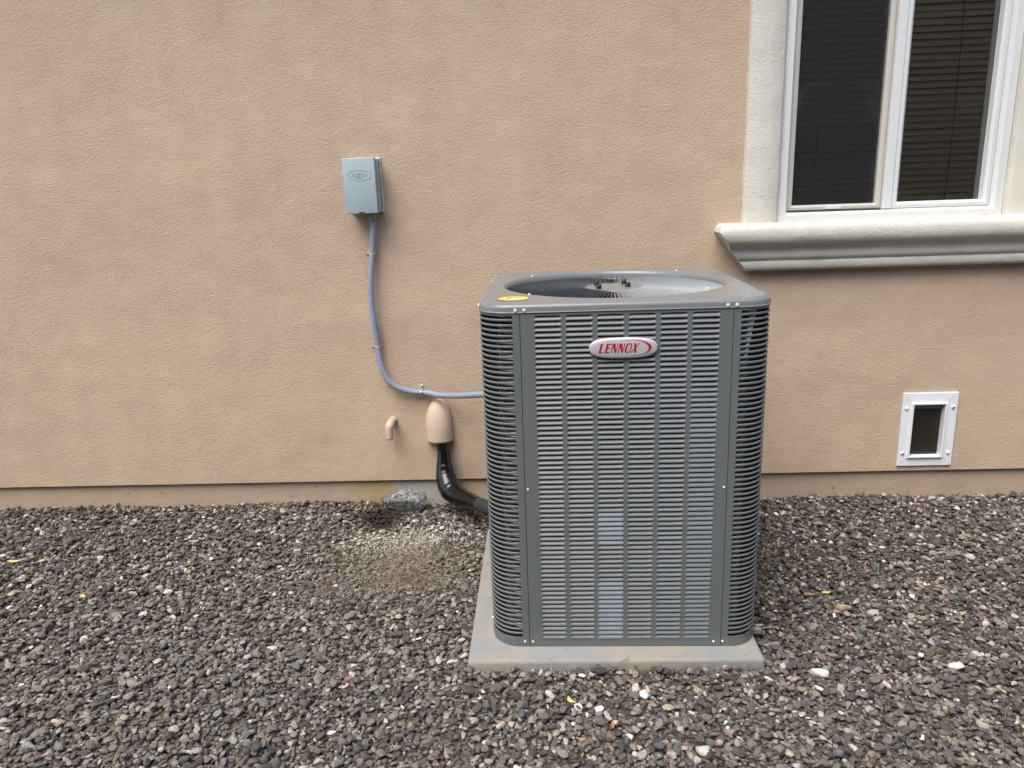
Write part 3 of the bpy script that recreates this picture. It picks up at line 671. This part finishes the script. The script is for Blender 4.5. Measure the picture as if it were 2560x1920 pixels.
# corner panels: bordered sheet with scalloped slots, one object per bar
SEAM = .2929; S0 = HF - CR
La = HF - SEAM - CR; arc = CR * math.pi / 2; Ltot = 2 * La + arc if La > 0 else 0
st0 = SEAM                                    # straight run from the seam to where the arc starts
run = (HF - CR) - SEAM                        # 27 mm
def cpt(s, z, off_=0.0):
    off_ = off_ * min(1, max(0, (min(s - G1, G2 - s)) / .008)) if off_ > 0 else off_
    """s along the front-right corner from the front seam round to the side seam"""
    if s <= run: return (SEAM + s, -HF - off_, z)
    if s <= run + arc:
        a_ = (s - run) / CR; r_ = CR + off_; return (HF - CR + r_ * math.sin(a_), -HF + CR - r_ * math.cos(a_), z)
    s2 = s - run - arc; return (HF + off_, -HF + CR + s2, z)
L_ = 2 * run + arc; G1 = run - .004; G2 = run + arc + .004
sh = .0080                                    # slot height
def corner_mesh():
    m1 = MB()
    def grid(svals, zvals):
        m1.loft([[cpt(s, z) for s in svals] for z in zvals], closed=False)
    ss = [0, G1 * .5, G1] + [G1 + (G2 - G1) * i / 26 for i in range(1, 27)] + [G2 + (L_ - G2) * .5, L_]
    ztop = SZ0 + ROWS * PITCH
    grid(ss, [.0015, SZ0 + PITCH - sh - .0004]); grid(ss, [ztop, 1.0448, 1.060])
    zz = []
    for k in range(ROWS):
        zb = SZ0 + (k + 1) * PITCH - sh
        for t_ in (0, .12, .35, .65, .88, 1): zz.append((zb + sh * t_, math.sqrt(max(0, 1 - (2 * t_ - 1) ** 2)) * sh * .5))
    zz = [(SZ0 + PITCH - sh - .0004, 0)] + zz
    m1.loft([[cpt(0, z), cpt(max(G1 - e_, .002), z)] for z, e_ in zz], closed=False)
    m1.loft([[cpt(G2 + e_, z), cpt(L_, z)] for z, e_ in zz], closed=False)
    return m1
cme = corner_mesh(); cmesh = cme.mesh('corner_panel', M['unit'])
def bar_mesh():
    m1 = MB(); bh = (PITCH - sh) / 2 + .00005; cs = [(-.0030, -bh * .9), (-.0008, -bh), (.0004, -bh * .6), (.0006, 0), (.0004, bh * .6), (-.0008, bh), (-.0030, bh * .9)]
    n_ = 18; m1.loft([[cpt(G1 + (G2 - G1) * i / n_, z_, o_) for o_, z_ in cs] for i in range(n_ + 1)], closed=False)
    return m1.mesh('bar', M['unit'], sm=60)
bmesh_ = bar_mesh()
for q in range(4):
    cpn = link('corner_panel', cmesh, ac, (0, 0, 0), (0, 0, q * math.pi / 2)); sd_ = cpn.modifiers.new('thick', 'SOLIDIFY'); sd_.thickness = .0016; sd_.offset = -1
    for k in range(1, ROWS):
        link('bar', bmesh_, cpn, (0, 0, SZ0 + k * PITCH + (PITCH - sh) / 2))
# added dark baffles behind each seam, closing the see-through between shell and shroud
for q in range(4):
    for sg in (-1, 1):
        m1 = MB(); m1.box(sg * .296 - .003, sg * .296 + .003, -HF + .004, -.330, .02, 1.043); o = m1.obj('added_seam_baffle', M['dark'], ac); o.rotation_euler = (0, 0, q * math.pi / 2)
# face panels
CW, CG = .0750, .0116; XC0 = -.2525
def face_mesh():
    m1 = MB(); xe = SEAM - .0016; y = -HF
    ztop = SZ0 + ROWS * PITCH
    xsv = [-xe, XC0] + sum([[XC0 + i * (CW + CG), XC0 + i * (CW + CG) + CW] for i in range(6)], [])[1:] + [xe]
    m1.loft([[(x, y, z) for x in xsv] for z in (.0015, SZ0)], closed=False)
    m1.loft([[(x, y, z) for x in xsv] for z in (ztop, 1.0448, 1.060)], closed=False)
    zz = []
    for k in range(ROWS):
        z0 = SZ0 + k * PITCH; top = PITCH - .0011
        for t_ in (0.0, .5, .66, .80, .90, .96, 1.0):
            e_ = 0 if t_ < .5 else .0052 * (1 - math.sqrt(max(0, 1 - ((t_ - .5) / .5) ** 2))) + .0006
            zz.append((z0 + top * t_, e_))
        zz.append((z0 + top + .0001, CW / 2 - .0002)); zz.append((z0 + PITCH - .0001, CW / 2 - .0002))
    edges = [(-xe, None)]
    for i in range(6):
        a_ = XC0 + i * (CW + CG); edges.append((a_, a_ + CW))
    # strips between the columns
    def stripz(fl, fr): m1.loft([[(fl(e_), y, z), (fr(e_), y, z)] for z, e_ in zz], closed=False)
    stripz(lambda e_: -xe, lambda e_: XC0 + e_)
    for i in range(5):
        r0 = XC0 + i * (CW + CG) + CW; stripz(lambda e_, r0=r0: r0 - e_, lambda e_, r0=r0: r0 + CG + e_)
    r0 = XC0 + 5 * (CW + CG) + CW; stripz(lambda e_: r0 - e_, lambda e_: xe)
    return m1
fmesh = face_mesh().mesh('face_panel', M['unit'])
def louver_mesh(name, up=0.0, mtl='louver'):
    prof_ = [(.0012, -.0010), (-.0012, -.0002), (-.0020, .0013), (-.0015, .0030), (.0004, .0056), (.0029, .0083), (.0060, .0108)]
    m1 = MB(); rings_ = []
    for x, f_, zl in ((-.5, .05, .0028), (-.488, .35, .0018), (-.465, .80, .0005), (-.43, 1, 0), (-.2, 1, 0), (.2, 1, 0), (.43, 1, 0), (.465, .80, .0005), (.488, .35, .0018), (.5, .05, .0028)):
        rr_ = []
        for i, (y_, z_) in enumerate(prof_):
            if i > 2: yy = y_ * f_ + (1 - f_) * .0001 + up * (i - 2) * f_; zz_ = z_ + zl * (i - 2) / 4 - up * .8 * (i - 2) * f_
            else: yy = y_ * (.25 + .75 * f_); zz_ = z_
            rr_.append((x * (CW + .0012), yy, zz_))
        rings_.append(rr_)
    m1.loft(rings_, closed=False); return m1.mesh(name, M[mtl], sm=70)
LM = louver_mesh('louver'); LM2 = louver_mesh('louver', -.0003, 'louver_pale'); LM3 = louver_mesh('louver', -.0004, 'louver_bluish')
fp = link('front_panel', fmesh, ac); md_ = fp.modifiers.new('thick', 'SOLIDIFY'); md_.thickness = .0014; md_.offset = -1
rest = MB(); cnt = 0; mi = []
for k in range(ROWS - 1, -1, -1):
    for c_ in range(6):
        xc = XC0 + c_ * (CW + CG) + CW / 2; z = SZ0 + k * PITCH; r_ = ROWS - 1 - k
        bluish = c_ == 2 and (39 <= r_ <= 45 or 54 <= r_); bright = c_ == 5 and r_ > 14  # slats given the paler tints, by column and row
        src = LM3 if bluish else LM2 if bright else LM
        if cnt < 300:
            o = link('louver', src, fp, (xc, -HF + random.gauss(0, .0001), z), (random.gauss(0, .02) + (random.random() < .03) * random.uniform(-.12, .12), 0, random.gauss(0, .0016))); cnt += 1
        else:
            off_ = Vector((xc, -HF, z)); n0 = len(rest.f)
            rest.add([v.co + off_ for v in src.vertices], [tuple(p.vertices) for p in src.polygons]); mi += [2 if bluish else 1 if bright else 0] * (len(rest.f) - n0)
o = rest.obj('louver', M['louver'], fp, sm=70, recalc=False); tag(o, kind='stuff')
o.data.materials.append(M['louver_pale']); o.data.materials.append(M['louver_bluish']); o.data.polygons.foreach_set('material_index', mi)
for q in (1, 2, 3):
    sp = link('side_panel', fmesh, ac, (0, 0, 0), (0, 0, q * math.pi / 2)); md_ = sp.modifiers.new('thick', 'SOLIDIFY'); md_.thickness = .0014; md_.offset = -1
    if q == 1:
        m1 = MB()
        for k in range(ROWS):
            for c_ in range(6):
                off_ = Vector((XC0 + c_ * (CW + CG) + CW / 2, -HF, SZ0 + k * PITCH)); m1.add([v.co + off_ for v in LM.vertices], [tuple(p.vertices) for p in LM.polygons])
        allm = m1.mesh('louver', M['louver'], sm=70, recalc=False)
    o = link('louver', allm, sp); tag(o, kind='stuff')
# top cover
cap = MB(); RR = .358
outer = [rsq(HF - .002, CR, 1.0440, 10), rsq(HF + .0022, CR, 1.0446, 10), rsq(HF + .0032, CR, 1.0462, 10), rsq(HF + .0022, CR, 1.0480, 10), rsq(HF + .0018, CR, 1.0500, 10), rsq(HF + .0018, CR, 1.0572, 10)]
for t_ in (15, 30, 45, 60, 75, 90):
    a_ = math.radians(t_); outer.append(rsq(HF + .0018 - .017 * (1 - math.cos(a_)), CR - .017 * (1 - math.cos(a_)), 1.0572 + .0140 * math.sin(a_), 10))
outer.append(rsq(HF - .034, CR - .03, TOPZ - .0002, 10))
cap.loft(outer)
last = outer[-1]; n_ = len(last); angs = [math.atan2(p[1], p[0]) for p in last]
def ring(r_, z): return [(r_ * math.cos(a_), r_ * math.sin(a_), z) for a_ in angs]
# resample: rings follow the angles of the outline so that the quads line up; then refine near the opening
NR = 132
base = len(cap.v) - n_
ring_pts = []
for r_, z in ((RR + .012, TOPZ + .0008), (RR + .006, TOPZ + .0018), (RR, TOPZ + .0006), (RR - .005, TOPZ - .0035), (RR - .0085, TOPZ - .009), (RR - .0100, TOPZ - .016), (RR - .0105, TOPZ - .030)):
    ring_pts.append([(r_ * math.cos(2 * math.pi * k / NR), r_ * math.sin(2 * math.pi * k / NR), z) for k in range(NR)])
cap.loft(ring_pts)
cme = bpy.data.meshes.new('top_cover'); cme.from_pydata(cap.v, [], cap.f); bm = bmesh.new(); bm.from_mesh(cme); bm.verts.ensure_lookup_table()
rb = base + n_
e1 = [bm.edges.get((bm.verts[base + i], bm.verts[base + (i + 1) % n_])) for i in range(n_)]
e2 = [bm.edges.get((bm.verts[rb + i], bm.verts[rb + (i + 1) % NR])) for i in range(NR)]
bmesh.ops.bridge_loops(bm, edges=[e for e in e1 + e2 if e]); bmesh.ops.recalc_face_normals(bm, faces=bm.faces); bm.to_mesh(cme); bm.free()
cme.materials.append(M['cap']); smooth(cme, 45)
top = link('top_cover', cme, ac)
def screw(parent, p, n_dir, r=.0042):
    p = Vector(p); d = Vector(n_dir).normalized(); mb_ = MB(); mb_.tube([p - d * .001, p + d * .0008, p + d * .0009], [r * 1.25, r * 1.25, r * .8], 10)
    mb_.tube([p + d * .0009, p + d * .0045], r * .78, 6); return mb_.obj('screw', M['screw'], parent)
for x in (-.3035, -.2795, .2750, .3000): screw(top, (x, -HF - .0018, 1.0530), (0, -1, 0))
for x in (-.30, -.276, .276, .30):
    screw(top, (-HF - .0018, x, 1.0530), (-1, 0, 0)); screw(top, (HF + .0018, x, 1.0530), (1, 0, 0))
for x, y in ((-.268, .236), (.250, .286), (.262, -.205), (-.268, -.248)):
    screw(top, (x, y, TOPZ + .001), (0, 0, 1), .0038)
for x, z in ((-.2895 + .006, .524), (.2895 - .006, .523), (-.2820, .018), (.2700, .017)): screw(fp, (x, -HF, z), (0, -1, 0), .0029)
for x, z in ((-.3065, .019), (.2970, .018)): screw(ac, (x, -HF, z), (0, -1, 0), .0029)
screw(ac, (-HF + .0, -.315, .045), (-1, 0, 0), .0028)
# fan grille: 130 tilted fins, rim ring, hub plate
fg = tag(link('fan_grille', MB().loft([[(r_ * math.cos(2 * math.pi * k / 96), r_ * math.sin(2 * math.pi * k / 96), z) for k in range(96)] for r_, z in ((.3520, 1.0455), (.3490, 1.0465), (.3465, 1.0430), (.3490, 1.0390), (.3520, 1.0385))]).mesh('fan_grille', M['fin'], sm=40), ac))
m1 = MB(); hw = .0043; zc = 1.0500
rin, rout = .092, .3480
st_ = []
for r_, wd, an in ((rin, .0024, 70), (.14, .0031, 68), (.22, .0038, 65), (.30, hw, 63), (rout, hw, 62)):
    a_ = math.radians(an); zz_ = zc + .0075 * (1 - (r_ - rin) / (rout - rin))
    st_.append([(r_, -wd * math.cos(a_) - .0, zz_ - wd * math.sin(a_)), (r_, 0 + .0004, zz_ + .0008), (r_, wd * math.cos(a_), zz_ + wd * math.sin(a_)),
                (r_, wd * math.cos(a_) - .0011, zz_ + wd * math.sin(a_) - .0002), (r_, -.0008, zz_ + .0008), (r_, -wd * math.cos(a_) - .0008, zz_ - wd * math.sin(a_))])
m1.loft(st_, closed=True); fin_me = m1.mesh('fin', M['fin'], sm=60)
NF = 110
for k in range(NF): link('fin', fin_me, fg, (0, 0, 0), (0, 0, 2 * math.pi * (k + .5) / NF))
hub = MB().loft([[(r_ * math.cos(2 * math.pi * k / 48), r_ * math.sin(2 * math.pi * k / 48), z) for k in range(48)] for r_, z in ((.096, 1.044), (.1005, 1.0555), (.0985, 1.0580), (.080, 1.0588), (.04, 1.0592))], cap1=True).obj('hub_plate', M['cap'], fg, sm=40)
for x, y in ((-.052, .042), (-.050, -.045), (.040, .060), (.045, -.018)):
    MB().tube([(x, y, 1.0585), (x, y, 1.0610), (x, y, 1.0660), (x, y, 1.0715), (x, y, 1.0735)], [.0095, .0092, .0088, .0080, .0060], 12).obj('nut_cap', M['nutblack'], fg, sm=50)
# fan below the grille
fn = tag(link('fan', MB().tube([(0, 0, .80), (0, 0, .99)], .085, 24).mesh('fan', M['dark'], sm=40), ac))
for q in range(3):
    m1 = MB(); rg = []
    for i in range(7):
        r_ = .08 + .24 * i / 6; rg.append([(r_ * math.cos(t_ + .12 * i / 6), r_ * math.sin(t_ + .12 * i / 6), .90 + (t_ / .9) * .05) for t_ in np.linspace(-.55, .55, 7)])
    m1.loft(rg, closed=False); b_ = m1.obj('fan_blade', M['dark'], fn, sm=60); b_.rotation_euler = (0, 0, q * 2 * math.pi / 3)
# badge
bd = MB(); bw, bh_ = .0945, .0292; bcx, bcz = -.0075, .942
def bpt(t_, s_, yo):
    ct, st2 = math.cos(t_), math.sin(t_); x = bw * s_ * math.copysign(abs(ct) ** .62, ct); z = bh_ * s_ * math.copysign(abs(st2) ** .86, st2) ; return (bcx + x, -HF + yo, bcz + z)
ts = np.linspace(0, 2 * math.pi, 57)[:-1]
bd.loft([[bpt(t_, 1.0, -.001) for t_ in ts], [bpt(t_, 1.0, -.0055) for t_ in ts], [bpt(t_, .985, -.0078) for t_ in ts], [bpt(t_, .95, -.0092) for t_ in ts], [bpt(t_, .75, -.0106) for t_ in ts], [bpt(t_, .45, -.0114) for t_ in ts], [bpt(t_, .15, -.0117) for t_ in ts]], cap0=True, cap1=True)
badge = bd.obj('name_badge', M['badge'], ac, sm=50)
def by(x, z):   # badge surface height at a point
    s_ = min(1, max(abs((x - bcx) / bw) ** 1.6, 0) ** .62 + 0) ; s_ = math.hypot((x - bcx) / bw, (z - bcz) / bh_); return -HF - .0119 + .0016 * min(s_, 1) ** 2 * 1.2
def letter(strokes, x0, mb_, hgt=.0262, zb=None):
    strokes = [[((x0 + px_ + .0665) * 1.10 - .0690 - x0, pz_) for px_, pz_ in q_] for q_ in strokes]
    zb = bcz - .0128 if zb is None else zb
    for poly in strokes:
        pts_ = [(bcx + x0 + px_ + pz_ * hgt * .27, zb + pz_ * hgt + .0155 * (x0 + px_ + .05) * .12) for px_, pz_ in poly]; n_ = len(pts_)
        v_ = [(x, by(x, z) - .0006, z) for x, z in pts_] + [(x, by(x, z) + .0012, z) for x, z in pts_]
        mb_.add(v_, [tuple(range(n_))] + [(i, (i + 1) % n_, (i + 1) % n_ + n_, i + n_) for i in range(n_)])
lm = MB(); T1, T2 = .0052, .0019
R = lambda x0, x1, z0, z1: [(x0, z0), (x1, z0), (x1, z1), (x0, z1)]
letter([R(0, T1, 0, 1), R(T1, .0115, 0, .11)], -.0665, lm)
letter([R(0, T1, 0, 1), R(T1, .0118, 0, .10), R(T1, .0105, .46, .56), R(T1, .0118, .90, 1)], -.0515, lm)
for x0 in (-.0365, -.0195):
    letter([R(0, .0028, 0, 1), [(.0028, 1), (.0068, 1), (.0130, 0), (.0100, 0), (.0028, .62)], R(.0115, .0136, .10, 1)], x0, lm)
x0 = -.0015
outr = [(.0065 + .0078 * math.copysign(abs(math.cos(t_)) ** .55, math.cos(t_)), .5 + .5 * math.copysign(abs(math.sin(t_)) ** .55, math.sin(t_))) for t_ in np.linspace(0, 2 * math.pi, 29)]
innr = [(.0072 + .0044 * math.copysign(abs(math.cos(t_)) ** .55, math.cos(t_)), .5 + .40 * math.copysign(abs(math.sin(t_)) ** .6, math.sin(t_))) for t_ in np.linspace(0, 2 * math.pi, 29)]
for i in range(28): letter([[outr[i], outr[i + 1], innr[i + 1], innr[i]]], x0, lm)
letter([[(.0, 1), (.0050, 1), (.0118, 0), (.0060, 0)], [(-.0030, 0), (-.0008, 0), (.0060, .45), (.0050, .56)], [(.0052, .52), (.0064, .44), (.0142, 1), (.0118, 1)]], .0165, lm)
lm.obj('lettering', M['red'], badge, recalc=False)
sw = MB(); no = 60
for i in range(no):
    q_ = []
    for u_ in (i / no, (i + 1) / no):
        a_ = math.radians(118 - 208 * u_); th_ = .0058 * max(0, math.sin(math.pi * min(1, u_ * 1.02))) ** 2.2 * (1 if u_ < .62 else 1)
        ex, ez = .0200 + .0570 * math.cos(a_), .0010 + .0225 * math.sin(a_); ex2, ez2 = .0200 + (.0570 - th_ * 1.35 - .0008) * math.cos(a_), .0010 + (.0225 - th_ * .18 - .0006) * math.sin(a_)
        q_.append(((bcx + ex, bcz + ez), (bcx + ex2, bcz + ez2)))
    pts_ = [q_[0][0], q_[1][0], q_[1][1], q_[0][1]]
    sw.add([(x, by(x, z) - .0005, z) for x, z in pts_], [(0, 1, 2, 3)])
sw.obj('swoosh', M['red'], badge, recalc=False)
mk = MB(); mk.tube([(bcx + .0668 + .0014 * math.cos(t_), by(bcx + .067, bcz - .0125) - .0003, bcz - .0130 + .0014 * math.sin(t_)) for t_ in np.linspace(0, 2 * math.pi, 13)], .0003, 4, cap=False); mk.obj('trademark_ring', M['badgegrey'], badge)
# warning sticker on the cover
def oval(mb_, cx_, cy_, rx, ry, z, rot=0):
    mb_.add([(cx_ + rx * math.cos(t_), cy_ + ry * math.sin(t_), z) for t_ in np.linspace(0, 2 * math.pi, 37)[:-1]] , [tuple(range(36))]); return mb_
stx, sty = -.312, -.318
sb = oval(MB(), stx, sty, .046, .041, TOPZ + .0011).obj('warning_sticker', M['label_o'], top)
oval(MB(), stx, sty, .0425, .0375, TOPZ + .0014).obj('sticker_face', M['label_y'], sb)
MB().add([(stx - .022, sty + .012, TOPZ + .0018), (stx - .004, sty + .020, TOPZ + .0018), (stx - .002, sty + .004, TOPZ + .0018), (stx - .020, sty + .001, TOPZ + .0018)], [(0, 1, 2, 3)]).obj('pictogram', M['label_d'], sb)
MB().add([(stx + .001, sty + .012, TOPZ + .0019), (stx + .022, sty + .008, TOPZ + .0019), (stx + .006, sty + .026, TOPZ + .0019)], [(0, 1, 2)]).obj('pictogram', M['label_o'], sb)
MB().add([(stx - .012, sty - .022, TOPZ + .0018), (stx + .016, sty - .022, TOPZ + .0018), (stx + .006, sty + .004, TOPZ + .0018), (stx - .004, sty + .006, TOPZ + .0018)], [(0, 1, 2, 3)]).obj('pictogram', M['label_w'], sb)
# strips of white wrap inside the far right corner
m1 = MB()
for k in range(9):
    z = 1.028 - k * .0155; wv_ = .020 - .0012 * k; xx = .344 - .0012 * k; m1.add([(xx, -.372, z), (xx + wv_, -.366, z + .003), (xx + wv_, -.366, z - .0065 + k * .0004), (xx, -.372, z - .0085 + k * .0006)], [(0, 1, 2, 3)])
m1.obj('wrap_strip', M['tape'], ac, recalc=False)

# ------------------------------------------------------------------ loose stones, leaves and twigs on the gravel
stones = [(2.447, -1.014, .026, 'pink', 'large pale pink stone right of the tan one beside the pad'), (2.359, -.982, .027, 'tanst', 'large pale tan stone in the gravel just left of the pink stone'),
          (2.978, -.622, .024, 'pink', 'pale pink stone in the gravel below the pet door'), (2.555, -1.322, .026, 'white', 'white pitted stone near the lower right of the gravel'), (2.645, -1.264, .022, 'pink', 'round pale stone just behind the white pitted stone at right'),
          (2.144, -1.36, .028, 'white', 'long white stone nearest the front right corner of the pad'), (1.737, -1.687, .026, 'greenish', 'pale green angular stone at the bottom in front of the pad'),
          (1.618, -1.466, .020, 'white', 'white blocky stone in front of the middle of the pad'), (1.484, -1.521, .018, 'white', 'round white stone in front of the pad left of centre'), (-.079, -.816, .018, 'white', 'small white stone in the gravel left of the brown dirt patch')]
for i, (x, y, r_, mt, lab) in enumerate(stones):
    sc = (r_, r_ * (.45 if 'long' in lab else .75), r_ * .55)
    tag(link('pale_stone', stone_mesh('pale_stone', 900 + i, 3, sc, M[mt]), None, (x, y, top_at(x, y) + r_ * .22), (random.uniform(-.2, .2), random.uniform(-.2, .2), random.uniform(0, 3))), lab, 'stone', 'pale stones lying on the gravel')
def leaf(x, y, L0, wd, curl, rz, mt, lab):
    m1 = MB(); rg = []
    for i in range(11):
        t_ = i / 10; a_ = (t_ - .5) * curl; wv_ = wd * math.sin(math.pi * min(1, max(.03, t_ * .94 + .03))) ** .7
        rad_ = L0 / max(curl, .1); px_, pz_ = rad_ * math.sin(a_), rad_ * (1 - math.cos(a_)) * .55
        rg.append([(px_, py_ + rad_ * (1 - math.cos(a_)) * .8, pz_ * .6 + abs(py_) * .55) for py_ in (-wv_, -wv_ * .45, 0, wv_ * .45, wv_)])
    m1.loft(rg, closed=False); o_ = m1.obj('dry_leaf', M[mt], None, sm=60, recalc=False); o_.location = (x, y, top_at(x, y) + .010); o_.rotation_euler = (.1, .05, rz)
    md2 = o_.modifiers.new('thick', 'SOLIDIFY'); md2.thickness = .0006; tag(o_, lab, 'leaf', 'dry leaves fallen on the gravel')
leaf(-.836, -.582, .055, .0075, 1.6, .25, 'leafy', 'curled yellow dry leaf at the far left of the gravel')
leaf(-.730, -.565, .026, .009, 1.0, 1.2, 'leafy', 'small crumpled yellow leaf just right of the curled one')
leaf(-.389, -.850, .030, .008, 1.2, -.6, 'leafy', 'pale yellow dry leaf lying alone in the left gravel')
leaf(1.405, -1.492, .038, .006, 2.2, -.9, 'leafy', 'hooked bright yellow leaf in front of the pad')
leaf(1.515, -1.592, .030, .005, .5, 1.5, 'leafo', 'narrow orange leaf standing near the bottom centre')
leaf(2.336, -.884, .034, .007, .8, .1, 'leafy', 'flat yellow leaf behind the two large pale stones')
leaf(1.43, -1.655, .022, .006, 1.0, .4, 'leafo', 'crumpled orange brown leaf at the bottom edge left of centre')
leaf(2.27, -.905, .040, .006, .4, .1, 'leafo', 'reddish brown leaf beside the flat yellow leaf')
def twig(x, y, L0, rz, r_, mt, lab, rise=.1, grp='dry twigs on the gravel'):
    n_ = 7; pts_ = [(L0 * (i / (n_ - 1) - .5), .004 * math.sin(i * 1.7 + x * 9), .002 * math.sin(i * 2.3) + (i / (n_ - 1)) * L0 * rise) for i in range(n_)]
    o_ = MB().tube(pts_, [r_ * (1 - .5 * i / n_) for i in range(n_)], 6).obj('twig', M[mt], None, sm=60); o_.location = (x, y, top_at(x, y) + .010); o_.rotation_euler = (0, 0, rz); tag(o_, lab, 'twig', grp)
twig(2.055, -1.112, .080, .0, .0022, 'straw', 'straight pale twig touching the right side of the pad', .05)
twig(1.559, -1.352, .075, .7, .0016, 'twig', 'brown twig leaning on the front edge of the pad', .3)
twig(1.352, -1.350, .060, 1.9, .0010, 'straw', 'thin straw sticking up at the pad front left of centre', .7)
twig(.435, -.885, .085, 1.3, .0013, 'twig', 'thin brown twig upright in the gravel left of the dirt patch', .3)
twig(.600, -.890, .060, .5, .0065, 'twig', 'thick bark chip at the lower left of the dirt patch', .1)
twig(2.225, -1.400, .060, -.7, .0013, 'straw', 'pale straw lying in front of the right corner of the pad', .15)
twig(2.855, -.085, .050, -.9, .0014, 'straw', 'short pale straw near the footing below the pet door', .2)
# countless bits of straw and grass in the gravel
m1 = MB()
for k in range(520):
    x, y = rng.uniform(-1.7, 3.9), -rng.uniform(.02, 1.75)
    if SL[0] - .02 < x < SL[1] + .02 and y > SL[2] - .01: continue
    L0 = rng.uniform(.012, .045); a_ = rng.uniform(0, 6.28); z = top_at(x, y, 1) + .003; up_ = abs(rng.normal(0, .35)); p0 = Vector((x, y, z)); d = Vector((math.cos(a_), math.sin(a_), up_)) * L0
    mid = p0 + d * .5 + Vector((rng.normal(0, .003), rng.normal(0, .003), .003)); m1.tube([p0, mid, p0 + d], [.0006, .0005, .0002], 3)
o = m1.obj('straw_litter', M['straw'], None, recalc=False); tag(o, 'fine dry straw bits scattered over the gravel', 'litter', kind='stuff')

# ------------------------------------------------------------------ the house across the side yard (seen only as a reflection)
nb = tag(empty('neighbour_house', (0, -7.2, 0)), 'pale neighbouring house wall reflected in the left window pane', 'house')
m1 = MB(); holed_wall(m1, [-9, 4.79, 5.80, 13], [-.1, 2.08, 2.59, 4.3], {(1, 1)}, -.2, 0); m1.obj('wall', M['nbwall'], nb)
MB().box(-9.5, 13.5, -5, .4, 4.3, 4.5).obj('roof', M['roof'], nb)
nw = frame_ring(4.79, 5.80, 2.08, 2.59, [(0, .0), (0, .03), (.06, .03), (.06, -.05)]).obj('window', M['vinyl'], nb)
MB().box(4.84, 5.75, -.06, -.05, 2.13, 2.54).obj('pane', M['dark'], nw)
